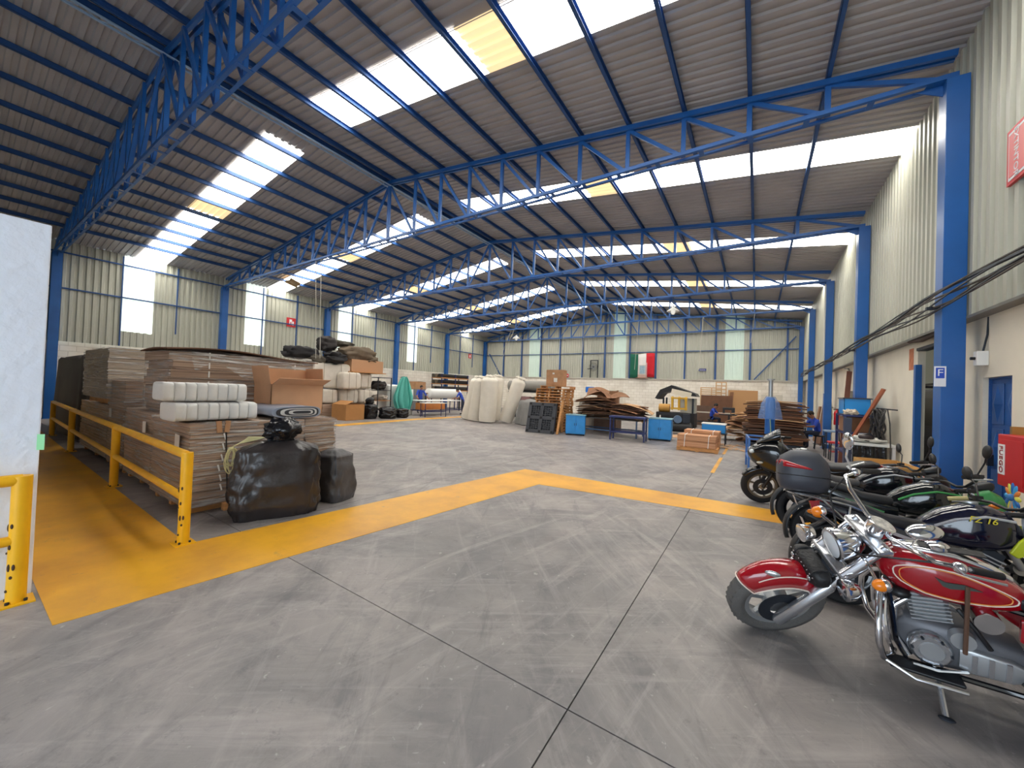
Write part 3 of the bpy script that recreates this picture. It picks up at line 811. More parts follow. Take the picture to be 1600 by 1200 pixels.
bale('white foam bale at right of the heap, upper row', -18.3, -17.0, 11.55, 12.55, 1.45, 2.28, 3)
bale('small tied white bale bulging in front of the large one', -17.15, -16.5, 10.55, 11.5, 1.42, 2.25, 13)
bale('bottom row white foam bale nearest the open box', -18.4, -17.1, 9.5, 10.75, .7, 1.4, 4)
bale('bottom row white foam bale in the middle of the heap', -18.3, -17.0, 10.8, 11.75, .7, 1.42, 5)
bale('bottom row white foam bale next to the shelf rack', -18.2, -17.0, 11.8, 12.6, .7, 1.42, 6)
MB_ = card_stack('cardboard_stack', 'flat cardboard stack the white bales stand on', -18.7, -16.9, 9.3, 12.7, 0, .69, 6, seed=31, wrap=False)
sb = open_box('brown cardboard carton with closed sloping lid on the floor under the white bales', (-16.15, 10.62, 0), .12, .95, 1.05, .72, M('carton_tan', (178, 126, 74), .75, var=.06, scale=3), flaps=((-1, .35), (1, .1), (2, .0), (-2, .02)))
cb = open_box('brown carton lying on top of the white bales', (-17.7, 12.3, 2.32), 0, 1.1, 1.9, .62, M('carton_pale', (196, 152, 116), .75), flaps=((-1, .02), (1, .02)))
tag(MB().bx(-.9, .9, -1.0, 1.0, 0, .04).build('plywood_sheet', WOOD), 'board under the brown carton on the bales', 'board').location = (-17.7, 12.2, 2.275)
# heap of dark fabric rolls and old tarps
FAB = [M('fabric_black', (34, 33, 36), .8, bump=.5, bscale=8), M('fabric_taupe', (112, 98, 82), .85, bump=.5, bscale=8, var=.15), M('fabric_olive', (78, 72, 62), .85, bump=.5, bscale=8, var=.15), M('fabric_charcoal', (54, 50, 50), .85, bump=.5, bscale=8)]
def cloth_lump(label, c, r, seed, mat, T=None, e=.8, amp=.28):
    o = MB().ell((0, 0, 0), r, 34, 20, e=e, amp=amp, fs=2.2, seed=seed, T=T).build('fabric_bundle', mat, smooth=70); o.location = c
    return tag(o, label, 'fabric')
cloth_lump('black fabric roll at left end of the fabric heap', (-17.85, 9.2, 3.05), (.45, .8, .3), 1, FAB[0])
cloth_lump('dark grey tarp bundle peaking at the top of the fabric heap', (-17.75, 10.35, 3.6), (.42, .45, .36), 2, FAB[3])
cloth_lump('taupe tarp spread over the right of the fabric heap', (-17.6, 11.85, 3.28), (.55, 1.0, .36), 3, FAB[1])
cloth_lump('olive cloth folded on top behind the taupe tarp', (-18.1, 11.35, 3.74), (.45, .65, .15), 4, FAB[2])
cloth_lump('crumpled black plastic in the middle of the fabric heap', (-17.3, 10.5, 2.93), (.4, .52, .28), 5, FAB[0], amp=.4)
cloth_lump('brown cloth lump under the black fabric roll', (-17.6, 9.75, 2.8), (.42, .42, .2), 6, FAB[2])
cloth_lump('drooping end of tarp over the carton', (-17.5, 12.55, 3.02), (.4, .5, .2), 7, FAB[1])
# steel shelf rack with sacks
rk = empty('shelf_rack', (-17.3, 13.1, 0), 0, 'dark steel shelf rack beside the white bales', 'rack')
for x in (-.55, .55):
    for y in (-.42, .42): MB().bx(x-.02, x+.02, y-.02, y+.02, 0, 2.1).build('upright', DARKSTEEL, rk)
for z in (.85, 1.4, 2.08): MB().bx(-.57, .57, -.44, .44, z-.015, z+.015).build('shelf', WOOD if z < 1 else DARKSTEEL, rk)
cloth_lump('dark rolled sack on the rack shelf', (-17.2, 13.0, 1.66), (.42, .36, .24), 11, FAB[3])
cloth_lump('pale sack on the lower rack shelf', (-17.1, 13.05, 1.02), (.42, .36, .15), 12, M('pale_sack', (186, 176, 164), .8))
# tote
bt = bale('white bulk bag with faint print behind the teal tarp', -18.2, -17.3, 13.75, 14.65, 0, 1.72, 17, mat=M('bulk_bag', (222, 222, 220), .6, bump=.3, bscale=6), name='bulk_bag', cords=False)
# black bin bags
for k, (x, y, rx, h, lab) in enumerate(((-16.05, 11.68, .56, .95, 'leftmost black bin bag next to the carton'), (-15.75, 12.6, .66, .75, 'wide black bin bag lying between two others'), (-15.8, 13.5, .5, .62, 'small black bin bag under the teal tarp'))):
    sack('bin_bag', lab, (x, y, 0), k*.7, (rx*1.25, rx*1.3, h*.8), 20+k, BAGBIN, knot=k == 0, e=.8, amp=.22, cat='bin bag', hi=22)
# teal tarp hung on a stand
tt = empty('hung_tarp', (-16.9, 14.55, 0), 0, 'teal tarp hung in folds from a stand above the bin bags', 'tarp')
TEAL = M('teal_tarp', (92, 184, 172), .55, bump=.3, bscale=10)
loops = []
for i in range(16):
    t = i/15; z = 2.2-1.85*t; w = .12+.5*min(1, (t*1.6)**.7)*(1-.35*max(0, t-.75)/.25)
    loops.append([Vector(((.22*math.sin(a)*(.6+.4*t))*(1+.6*math.sin(a*9+t*2)), w*math.cos(a)*(1+.14*math.sin(a*11+t*3)), z+.02*math.sin(a*5))) for a in [2*math.pi*j/64 for j in range(64)]])
MB().loft(loops).build('tarp_folds', TEAL, tt, smooth=60)
MB().cyl((-.05, 0, 0), (-.05, 0, 2.22), .02).build('pole', DARKSTEEL, tt)
MB().bx(-.3, .2, -.3, .3, 0, .03).build('foot', DARKSTEEL, tt)
MB().tube([(-.05, -.25, 2.16), (-.05, 0, 2.22), (-.05, .25, 2.16)], .015).build('hanger', DARKSTEEL, tt)
for nm, y, lab in (('foam_sheet', 15.0, 'white foam sheet standing behind the teal tarp'),):
    tag(MB().bx(-.05, .05, -.3, .3, 0, 1.5).build(nm, WHITEPLY, bevel=.01), lab, 'foam sheet').location = (-17.0, y, 0)

# cutting tables with foam sheets
def frame_table(label, loc, rz, L, Wd, h, top_mat, leg_mat, name='work_table', t=.04, leg=.04, rails=True, cat='table', lower=.3):
    root = empty(name, loc, rz, label, cat)
    MB().bx(-L/2, L/2, -Wd/2, Wd/2, h-t, h).build('table_top', top_mat, root, bevel=.004)
    for sx in (-1, 1):
        for sy in (-1, 1): MB().bx(sx*(L/2-.05)-leg/2, sx*(L/2-.05)+leg/2, sy*(Wd/2-.05)-leg/2, sy*(Wd/2-.05)+leg/2, 0, h-t).build('leg', leg_mat, root)
    if rails:
        for sy in (-1, 1): MB().bx(-L/2+.05, L/2-.05, sy*(Wd/2-.05)-leg/2, sy*(Wd/2-.05)+leg/2, lower-leg/2, lower+leg/2).build('rail', leg_mat, root)
        for sx in (-1, 1): MB().bx(sx*(L/2-.05)-leg/2, sx*(L/2-.05)+leg/2, -Wd/2+.05, Wd/2-.05, lower-leg/2, lower+leg/2).build('rail', leg_mat, root)
    return root
NAVY = M('navy_paint', (34, 44, 96), .45)
frame_table('long packing table with white top where two workers stand', (-16.55, 16.9, 0), math.radians(90), 3.6, 1.2, .88, WHITE, NAVY)
bx_ = MB().bx(-.9, .9, -.3, .3, 0, .38).build('stored_board', M('orange_ply', (196, 124, 66), .7, var=.1)); bx_.location = (-16.2, 16.0, .36); bx_.rotation_euler = (0, 0, math.radians(90))
tag(bx_, 'orange-brown board front stored under the packing table', 'board')
frame_table('small trestle with white sheet in front of the packing table', (-15.35, 15.4, 0), math.radians(80), 1.5, .55, .8, WHITE, NAVY, leg=.03)
rl = empty('foam_roll', (-18.6, 19.6, 1.24), 0, 'large white foam roll lying on a rack behind the packing table', 'foam roll')
MB().tube([(0, -1.55, 0), (0, -1.5, 0), (0, 1.5, 0), (0, 1.55, 0)], [.27, .34, .34, .27], 28).build('roll', WHITEPLY, rl, smooth=50)
MB().cyl((0, -1.75, 0), (0, 1.75, 0), .04).build('core', CARD, rl)
for y in (-1.7, 1.7): MB().bx(-.05, .05, y-.04, y+.04, -1.24, .03).build('stand', DARKSTEEL, rl)
# rack of dark rolls against the left wall
rk = empty('roll_rack', (-20.2, 22.0, 0), 0, 'steel rack of dark fabric rolls against the left wall', 'rack')
for y in (-1.5, 0, 1.5):
    for x in (-.5, .5): MB().bx(x-.03, x+.03, y-.03, y+.03, 0, 2.7).build('upright', NAVY, rk)
for z in (1.45, 1.95, 2.4): MB().bx(-.55, .55, -1.55, 1.55, z-.03, z+.03).build('shelf', WOOD, rk)
for z in (1.62, 2.12, 2.57):
    for x in (-.3, 0, .3):
        o = MB().tube([(0, -1.6, 0), (0, 1.6, 0)], .14, 14).build('fabric_roll', FAB[(int(z*10)+int(x*10)) % 4], smooth=50); o.location = (-20.2+x, 22.0+.1*x, z)
        tag(o, 'dark fabric roll on the left wall rack, %s shelf, %s' % ({1.62: 'lowest', 2.12: 'middle', 2.57: 'top'}[z], {-.3: 'at the wall side', 0: 'in the middle', .3: 'at the front'}[x]), 'fabric roll', 'dark rolls on the left wall rack')
open_box('brown carton on the shelf behind the standing worker', (-20.3, 18.6, 1.5), 0, .8, 1.0, .5, CARD, flaps=((1, .05), (-1, .05)))
tag(MB().bx(-.4, .4, -.6, .6, 0, 1.5).build('steel_cabinet', M('grey_cabinet', (120, 120, 124), .5), bevel=.01), 'grey cabinet against the left wall carrying a carton', 'cabinet').location = (-20.3, 18.6, 0)

# tall wrapped foam rolls
ROLLM = M('wrapped_roll_film', (224, 216, 202), .35, bump=.5, bscale=6, var=.05, scale=3)
def tall_roll(label, loc, tilt, az, seed, r=.43, h=2.2):
    root = empty('foam_roll', loc, 0, label, 'foam roll', 'white rolls standing in the middle of the hall')
    T = Matrix.Rotation(az, 4, 'Z') @ Matrix.Rotation(tilt, 4, 'Y')
    n = 40; loops = []
    for i in range(26):
        t = i/25
        rr_ = r*(1 if t < .93 else 1-.5*((t-.93)/.07)**1.5) * (.94+.06*min(1, t*12))
        l = []
        for j in range(n):
            a = 2*math.pi*j/n
            k = 1+.045*noise.noise(Vector((math.cos(a)*1.3+seed*4, math.sin(a)*1.3, t*1.6)))+.03*noise.noise(Vector((math.cos(a)*4+seed, math.sin(a)*4, t*.9)))
            l.append(T @ Vector((rr_*k*math.cos(a), rr_*k*math.sin(a), t*h)))
        loops.append(l)
    MB().loft(loops).build('wrapped_roll', ROLLM, root, smooth=60)
    m2 = MB()
    for k in range(4): m2.ell(T @ Vector((.13*math.cos(k*1.7), .13*math.sin(k*1.7), h+.03)), (.14, .12, .09), 12, 8, amp=.4, seed=seed+k)
    m2.build('twisted_end', ROLLM, root, smooth=60)
for k, (x, y, tl_, az, h, lab) in enumerate(((-13.15, 15.75, .26, .25, 2.25, 'leftmost tall white wrapped roll, leaning right'), (-12.3, 15.3, .17, .2, 2.2, 'second tall white wrapped roll from the left'), (-11.35, 15.15, .04, .2, 2.22, 'widest white wrapped roll standing upright in front'),
                                         (-10.8, 16.0, .30, .40, 2.3, 'white wrapped roll leaning right over the grey cover'), (-11.8, 16.3, .08, .3, 2.3, 'white wrapped roll hidden behind the upright one'))):
    tall_roll(lab, (x, y, .06), tl_, az, k+1, h=h, r=.36 if k != 2 else .43)
# grey cover and dark roll behind
GREYT = M('grey_tarp', (128, 126, 124), .55, bump=.3, bscale=8, var=.12)
drape(-9.95, -8.25, 15.75, 17.0, 1.22, GREYT, 'tarp_cover', 'grey tarp draped over a machine behind the black plastic pallet', seed=8, folds=7, amp=.12, flare=.2)
drape(-6.9, -6.25, 16.3, 17.1, 1.55, M('beige_tarp', (170, 162, 150), .6), 'tarp_cover', 'beige tarp hanging beside the wooden pallet stack', seed=5, folds=6)
hr = empty('fabric_roll', (-11.6, 19.5, 1.95), 0, 'large grey roll lying high on a rack behind the white rolls', 'fabric roll')
MB().tube([(-1.3, 0, 0), (1.7, .0, 0)], .32, 24).build('roll', M('grey_roll', (134, 130, 124), .6), hr, smooth=50)
rk = empty('roll_rack', (-11.3, 19.5, 0), 0, 'low rack with folded goods under the large grey roll', 'rack')
for x in (-1.4, 1.5):
    for y in (-.4, .4): MB().bx(x-.03, x+.03, y-.03, y+.03, 0, 1.63).build('upright', DARKSTEEL, rk)
for z in (.9, 1.6): MB().bx(-1.45, 1.55, -.45, .45, z-.03, z+.03).build('shelf', DARKSTEEL, rk)
for k in range(4):
    tag(MB().ell((0, 0, 0), (.33, .36, .2), 20, 12, e=.5, amp=.1, seed=k).build('folded_goods', [FAB[3], M('folded_mauve', (140, 104, 104), .8), FAB[2], FAB[1]][k], smooth=60), ['charcoal', 'mauve', 'olive', 'taupe'][k]+' folded goods on the low rack under the grey roll', 'fabric').location = (-12.3+.7*k, 19.45, 1.13)
# ------------------------------------------------------------------ middle of the hall
def notched(L, h):
    """outline of a notched pallet stringer in (along, up)"""
    o = [(-L/2, 0), (-L*.36, 0), (-L*.34, .04), (-L*.16, .04), (-L*.14, 0), (L*.14, 0), (L*.16, .04), (L*.34, .04), (L*.36, 0), (L/2, 0), (L/2, h), (-L/2, h)]
    return o
def proto_pallet(L=1.05, Wd=1.32):
    ms = {}
    ms['stringer'] = MB().prism([(u, w+.018) for u, w in notched(L, .085)], -.02, .02, 'y').build('stringer', WOOD).data
    ms['top_board'] = MB().bx(-.048, .048, -Wd/2, Wd/2, .103, .12).build('top_board', WOOD).data
    ms['bottom_board'] = MB().bx(-.048, .048, -Wd/2, Wd/2, 0, .018).build('bottom_board', WOOD).data
    for k in ms:
        o = [q for q in bpy.data.objects if q.data == ms[k]][0]; bpy.data.objects.remove(o)
    return ms
PM = proto_pallet()
def stack_pallet(label, loc, rz, L=1.05, Wd=1.32, group='wooden pallets in the tall stack'):
    root = empty('wooden_pallet', loc, rz, label, 'pallet', group)
    for y in (-Wd/2+.03, 0, Wd/2-.03): shared('stringer', PM['stringer'], root, (0, y, 0))
    for k in range(7): shared('top_board', PM['top_board'], root, (-L/2+.05+(L-.1)*k/6, 0, 0))
    for x in (-L/2+.05, 0, L/2-.05): shared('bottom_board', PM['bottom_board'], root, (x, 0, 0))
    return root
for k in range(16):
    lab = 'wooden pallet, %s from the top of the tall pallet stack' % ['first', 'second', 'third', 'fourth', 'fifth', 'sixth', 'seventh', 'eighth', 'ninth', 'tenth', 'eleventh', 'twelfth', 'thirteenth', 'fourteenth', 'fifteenth', 'last'][15-k]
    if k == 15: lab = 'topmost wooden pallet of the stack, turned askew under a carton'
    if k == 0: lab = 'bottom wooden pallet of the tall stack'
    stack_pallet(lab, (-7.42+rnd.uniform(-.03, .03)+(.15 if k == 15 else 0), 14.78+rnd.uniform(-.03, .03), .1205*k+.001), math.radians(90)+rnd.uniform(-.03, .03)+(.2 if k == 15 else 0), group='wooden pallets in the tall stack')
ct = open_box('upright brown carton with white label on the pallet stack', (-7.3, 14.65, 1.935), .1, .75, .5, .68, CARD, flaps=((1, .03), (-1, .03)))
MB().box((.05, -.256, .25), (.16, .004, .18)).build('paper_label', PAPER, ct)
MB().box((-.05, -.256, .53), (.09, .004, .07)).build('paper_label', PAPER, ct)

# black plastic pallet leaning on the stack
PLB = M('black_recycled_plastic', (58, 60, 66), .5)
bp_ = empty('plastic_pallet', (-7.3, 13.2, 0), math.radians(6), 'black plastic pallet with lattice deck leaning against the pallet stack', 'pallet')
TL = Matrix.Rotation(math.radians(-16), 4, 'X')
def pl(x0, x1, z0, z1, d0, d1, nm):
    m2 = MB().bx(x0, x1, d0, d1, z0, z1); m2.xf(Matrix.Translation((0, .03, 0)) @ TL); m2.build(nm, PLB, bp_)
for a, b in ((-.6, -.46), (-.07, .07), (.46, .6)):
    pl(a, b, 0.01, 1.27, 0, .14, 'deck_bar')
for a, b in ((.01, .15), (.57, .71), (1.13, 1.27)):
    pl(-.6, .6, a, b, .006, .14, 'cross_bar')
pl(-.58, .58, .03, 1.25, .085, .1, 'deck_sheet')
for cx in (-.265, .265):
    for cz in (.36, .92):
        for q in (-.13, -.045, .04, .125): pl(cx-.2, cx+.2, cz+q-.016, cz+q+.016, .02, .07, 'lattice_slat')
        for q in (-.1, 0, .1): pl(cx+q-.016, cx+q+.016, cz-.21, cz+.21, .026, .075, 'lattice_slat')
for cx in (-.53, 0, .53):
    for cz in (.08, .64, 1.2): pl(cx-.045, cx+.045, cz-.045, cz+.045, -.006, .002, 'hole_shade')  # black plates stand in for the shade inside the deck holes
for o in bpy.data.objects:
    if o.name.startswith('hole_shade'): o.data.materials[0] = M('hole_dark', (14, 14, 15), .8)
o = MB().bar((0, 0, 0), (.0, .42, 1.3), .1, .03).build('wooden_plank', WOOD); o.location = (-6.58, 13.42, .01)
tag(o, 'pale plank leaning at the right edge of the black plastic pallet', 'plank')

# blue cabinets
CABB = M('cabinet_blue', (28, 134, 206), .4, var=.08, scale=5)
def cabinet(label, loc, rz, w, d, h):
    root = empty('steel_cabinet', loc, rz, label, 'cabinet')
    MB().bx(-w/2, w/2, -d/2, d/2, .06, h).build('body', CABB, root, bevel=.008)
    MB().bx(-w/2-.02, w/2+.02, -d/2-.02, d/2+.02, h, h+.025).build('top', M('cabinet_top', (104, 150, 168), .5), root, bevel=.004)
    for s in (-1, 1):
        dd = MB().bx(s*w/4-w/4+.012, s*w/4+w/4-.012, -d/2-.014, -d/2, .09, h-.03).build('door', CABB, root, bevel=.004)
        MB().bx(-s*.015+s*.05-.008, -s*.015+s*.05+.008, -d/2-.035, -d/2-.014, h*.5, h*.62).build('handle', DARKSTEEL, dd)
    for x in (-w/2+.05, w/2-.05):
        for y in (-d/2+.05, d/2-.05): MB().bx(x-.03, x+.03, y-.03, y+.03, 0, .06).build('foot', DARKSTEEL, root)
    return root
cabinet('bright blue steel cabinet standing beside the black plastic pallet', (-6.05, 14.0, 0), .35, .75, .62, .78)
c2 = cabinet('blue steel cabinet to the right of the navy bench', (-3.08, 15.25, 0), .12, .8, .95, .8)

# navy benches and the flattened carton heap
frame_table('short navy steel bench in front of the flattened carton heap', (-3.95, 13.95, 0), math.radians(4), 1.3, .55, .88, NAVY, NAVY, leg=.05, name='steel_bench', cat='bench', t=.06)
frame_table('long low steel bench carrying the flattened carton heap', (-5.1, 15.2, 0), 0, 2.6, 1.1, .70, M('bench_top_dark', (60, 56, 54), .6), M('bench_blue_grey', (70, 96, 130), .5), leg=.05, name='steel_bench', cat='bench', lower=.22)
def sheet_mesh(L, Wd, bend, wav, seed, th=.02):
    mb = MB()
    f = lambda u, v: (-L/2+L*u, -Wd/2+Wd*v, bend*math.sin(math.pi*u)+wav*math.sin(u*9+seed)*math.cos(v*4+seed)*.5)
    mb.grid(f, 8, 3)
    n = len(mb.v); mb.grid(lambda u, v: (f(u, v)[0], f(u, v)[1], f(u, v)[2]+th), 8, 3)
    # rim
    def idx(i, j, o): return o+i*4+j
    for i in range(8):
        for j in (0, 3): mb.f.append((idx(i, j, 0), idx(i+1, j, 0), idx(i+1, j, n), idx(i, j, n))); mb.mi.append(0)
    for j in range(3):
        for i in (0, 8): mb.f.append((idx(i, j, 0), idx(i, j+1, 0), idx(i, j+1, n), idx(i, j, n))); mb.mi.append(0)
    return mb
CD = [M('carton_dark_brown', (104, 70, 50), .85, var=.15), M('carton_mid_brown', (138, 98, 70), .85, var=.15), M('carton_light_brown', (196, 156, 116), .85, var=.1), M('carton_grey_brown', (92, 70, 58), .85, var=.2)]
hp = empty('flattened_cartons', (-5.0, 15.25, .70), 0, 'sprawling heap of flattened brown cartons on the long bench', 'cardboard')
r = random.Random(12)
for k in range(44):
    side = k % 2
    lev = (k//2)/22
    L = r.uniform(1.0, 1.5); Wd = r.uniform(.7, 1.0)
    x = (-.62 if side == 0 else .68) + r.uniform(-.18, .18); z = .03+lev*(.78 if side == 0 else .5)
    o = sheet_mesh(L, Wd, r.uniform(-.06, .10), r.uniform(.01, .06), k).build('sheet', CD[r.choice((0, 0, 1, 1, 2, 3, 3))], hp)
    o.location = (x, r.uniform(-.15, .1), z); o.rotation_euler = (r.uniform(-.06, .1), r.uniform(-.08, .08)+(.12 if side else -.06), r.uniform(-.35, .35))
for k, (x, y, z, rx, ry, rz, L, Wd) in enumerate(((-.7, .2, .98, .5, .1, .3, .9, .7), (-.35, .1, .9, -.2, .5, -.4, .8, .6), (.2, .25, .86, .35, -.2, .6, .7, .5), (-.9, 0, .9, .2, -.5, .2, .8, .6), (1.1, -.25, .42, .1, .28, .1, 1.2, .5))):
    o = sheet_mesh(L, Wd, .1, .03, k+50).build('sheet', CD[1 if k < 4 else 2], hp); o.location = (x, y, z); o.rotation_euler = (rx, ry, rz)
open_box('upturned brown carton beside the beige tarp behind the carton heap', (-5.6, 16.5, .95), .2, .9, .7, .55, CD[1], flaps=((1, 2.0), (-1, 1.6), (2, 1.4)))
tag(MB().bx(-.5, .5, -.4, .4, 0, .95).build('crate', CD[3], bevel=.01), 'brown crate behind the carton heap supporting the upturned carton', 'crate').location = (-5.6, 16.5, 0)

# strapped bundle on a pallet, mid right
pallet('wooden_pallet', 'low wooden pallet under the strapped cardboard bundle', (-1.55, 13.6, 0), math.radians(2), 1.15, 1.5, nd=8)
def strapped(label, x0, x1, y0, y1, z0, z1, n, seed):
    root = card_stack('cardboard_bundle', label, x0, x1, y0, y1, z0, z1, n, wrap=False, feet=False, seed=seed, mat=layered('bundle_card_%d' % seed, (168, 118, 84), (186, 136, 100), (198, 150, 114), 30), jit=.004, cat='cardboard bundle')
    hx, hy, h = (x1-x0)/2, (y1-y0)/2, z1-z0
    for x in (-hx*.62, hx*.62):
        MB().tube([(x, -hy-.008, 0), (x+.02, -hy-.01, h), (x+.03, 0, h+.008), (x, hy+.008, h), (x, hy+.008, 0)], .011, 6).build('strap', STRAPW, root)
    return root
strapped('front strapped bundle of new brown cardboard on the low pallet', -2.1, -1.02, 12.92, 13.55, .125, .50, 2, 41)
strapped('rear taller strapped bundle of new brown cardboard on the low pallet', -2.0, -.98, 13.6, 14.3, .125, .60, 3, 42)
cr = open_box('bright blue crate with white lid behind the strapped bundles', (-1.3, 15.6, .42), 0, .75, .5, .3, M('crate_blue', (24, 138, 214), .4), flaps=(), name='crate')
MB().bx(-.39, .39, -.27, .27, .3, .34).build('lid', WHITE, cr)
frame_table('low stool table carrying the blue crate', (-1.3, 15.6, 0), 0, .85, .6, .42, DARKSTEEL, DARKSTEEL, leg=.03, rails=False)

# dark stack of old cardboard, right
ds = empty('cardboard_stack', (.5, 16.2, 0), 0, 'tall ragged stack of dark old cardboard on a trolley bed', 'cardboard stack')
r = random.Random(77)
for k in range(30):
    z = .22+1.42*k/30
    L = 1.62+r.uniform(-.14, .14); Wd = 1.3+r.uniform(-.1, .1)
    o = sheet_mesh(L, Wd, r.uniform(-.012, .03)+.03*(k/30), r.uniform(.0, .02), k+9, th=.036).build('sheet', CD[2] if k in (16, 29) else CD[r.choice((0, 0, 3, 3, 1))], ds)
    o.location = (r.uniform(-.07, .07)*(1+k/20), r.uniform(-.06, .06), z); o.rotation_euler = (0, r.uniform(-.02, .02)-.0, r.uniform(-.08, .08))
MB().bx(-.85, .85, -.7, .7, .12, .2).build('trolley_bed', DARKSTEEL, ds)
for x in (-.7, .7):
    for y in (-.55, .55): MB().cyl((x-.03, y, .06), (x+.03, y, .06), .06, n=14).build('castor', BLACK, ds)
# loose light cartons left of it
r = random.Random(5)
hp = empty('flattened_cartons', (-.55, 17.7, 0), 0, 'slumped pile of pale flattened cartons left of the dark stack', 'cardboard')
for k in range(13):
    o = sheet_mesh(r.uniform(.6, .9), r.uniform(.5, .8), .05, .04, k+70).build('sheet', CD[r.choice((2, 2, 1))], hp)
    o.location = (r.uniform(-.25, .25), r.uniform(-.3, .3), .05+.085*k); o.rotation_euler = (r.uniform(-.15, .15), r.uniform(-.2, .2), r.uniform(-.6, .6))
# shredded scraps on the floor
hp = empty('cardboard_scraps', (-.8, 14.9, 0), 0, 'scattered pale cardboard scraps on the floor beside the strapped bundle', 'scraps')
for k in range(40):
    o = MB().box((0, 0, 0), (r.uniform(.08, .3), r.uniform(.04, .12), .006)).build('scrap', CD[2], hp); o.location = (r.uniform(-.35, .55), r.uniform(-.7, .9), .008+.006*(k % 5)); o.rotation_euler = (r.uniform(-.04, .04), r.uniform(-.04, .04), r.uniform(0, 3))

# machine corner in front of the end wall
mc = empty('hooded_machine', (-3.5, 21.2, 0), 0, 'old machine under a tilted black hood near the end wall', 'machine')
BLK = M('machine_black', (30, 30, 33), .5, var=.2)
MB().bx(-.7, .9, -.5, .5, .1, .85).build('base', BLK, mc, bevel=.02)
for x, y in ((-.6, -.4), (.8, -.4), (-.6, .4), (.8, .4)): MB().bx(x-.04, x+.04, y-.04, y+.04, 0, 1.6).build('support', DARKSTEEL, mc)
MB().prism([(-1.0, 1.55), (-.75, 2.0), (-.2, 2.25), (.9, 1.85), (1.0, 1.7), (.6, 1.72), (-.1, 1.98), (-.6, 1.82), (-.85, 1.5)], -.6, .6, 'y').build('hood', BLK, mc, smooth=30)
MB().bx(-.2, .75, -.62, -.6, 1.72, 1.98, R=RY(.2)).build('hood_panel', WHITEWALL, mc)
MB().bx(.2, .9, -.3, .3, .85, 1.6).build('pale_panel', M('machine_pale', (176, 172, 160), .5), mc)
gn = empty('yellow_frame_machine', (-3.15, 19.6, 0), .1, 'small yellow framed machine in front of the hooded one', 'machine')
YM = M('machine_yellow', (216, 168, 48), .5)
for x in (-.3, 0, .3):
    MB().bx(x-.045, x+.045, -.2, .2, 1.05, 1.65, R=RX(.15)).build('frame_bar', YM, gn)
for z in (1.1, 1.6): MB().bx(-.36, .36, -.2, .2, z-.04, z+.04).build('frame_bar', YM, gn)
MB().cyl((-.9, 0, 1.1), (-.4, 0, 1.1), .2, n=18).build('motor', M('motor_orange', (190, 140, 60), .5), gn, smooth=True)
MB().bx(-1.0, .4, -.3, .3, .75, .9).build('bed', BLK, gn)
for x in (-.95, .35): MB().bx(x-.05, x+.05, -.28, .28, 0, .75).build('leg', BLK, gn)
pu = empty('compressor', (-2.9, 18.4, 0), .2, 'small compressor with round motor on the floor by the yellow machine', 'machine')
MB().tube([(-.5, 0, .3), (-.45, 0, .3), (.45, 0, .3), (.5, 0, .3)], [.1, .22, .22, .1], 18).build('tank', BLK, pu, smooth=50)
MB().cyl((-.1, -.2, .65), (-.1, .15, .65), .17, n=18).build('motor', M('motor_greyblue', (86, 110, 140), .4), pu, smooth=40)
MB().bx(.1, .4, -.12, .12, .5, .9).build('pump', DARKSTEEL, pu)
for x in (-.35, .35): MB().bx(x-.03, x+.03, -.2, .2, 0, .12).build('foot', BLK, pu)
tag(MB().bx(-.75, .75, -.5, .5, 0, .02).build('cardboard_sheet', CD[2]), 'loose cardboard sheet lying on the floor behind the blue cabinet', 'cardboard').location = (-2.9, 17.0, 0)

# boards and pallets leaning on the end wall
def lean(label, loc, w, h, th, tilt, rz, mat, cat='board', name='fibre_board'):
    o = MB().bx(-w/2, w/2, 0, th, 0, h).build(name, mat); o.location = loc; o.rotation_euler = (-tilt, 0, rz)
    return tag(o, label, cat)
lean('dark brown board standing behind the seated worker', (-2.1, 26.0, 0), 1.7, 1.85, .06, .15, 0, CD[0])
lean('low dark brown board left of the seated worker', (-2.75, 25.2, 0), 1.2, 1.2, .06, .15, 0, CD[3])
lean('large tan board leaning against the end wall', (-.75, 27.4, 0), 1.6, 2.25, .05, .18, .05, M('board_tan', (176, 132, 88), .7))
lean('narrow edge board leaning beside the large tan board', (-1.45, 26.4, 0), .2, 2.1, .06, .16, -.4, CD[1])
for k, (x, z, w, h) in enumerate(((-2.45, 1.87, 1.2, .42), (-1.9, 1.95, .6, .72))):
    root = empty('leaning_pallet', (x, 26.6, 0), 0, ['pale slatted wooden frame behind the dark board', 'pale wooden pallet end standing highest by the end wall'][k], 'pallet')
    for j in range(4): MB().bx(-w/2, w/2, 0, .04, z+j*h/3.2, z+j*h/3.2+.06).build('slat', M('pale_wood', (206, 166, 122), .8), root)
    for xx in (-w/2, 0, w/2-.05): MB().bx(xx, xx+.06, .04, .1, 0, z+h).build('upright', M('pale_wood', (206, 166, 122), .8), root)
frame_table('long pale work table of the seated worker', (-2.2, 24.1, 0), 0, 1.9, .8, .85, M('table_pale', (180, 172, 160), .6), DARKSTEEL)
tb = empty('sewing_table', (-1.2, 22.6, 0), 0, 'black pedestal work table with machine head in front of the seated worker', 'table')
MB().bx(-.45, .45, -.35, .35, .8, .85).build('table_top', BLK, tb)
MB().bx(-.04, .04, -.04, .04, .03, .8).build('pedestal', BLK, tb); MB().bx(-.45, .45, -.05, .05, 0, .03).build('foot', BLK, tb); MB().bx(-.05, .05, -.35, .35, 0, .03).build('foot', BLK, tb)
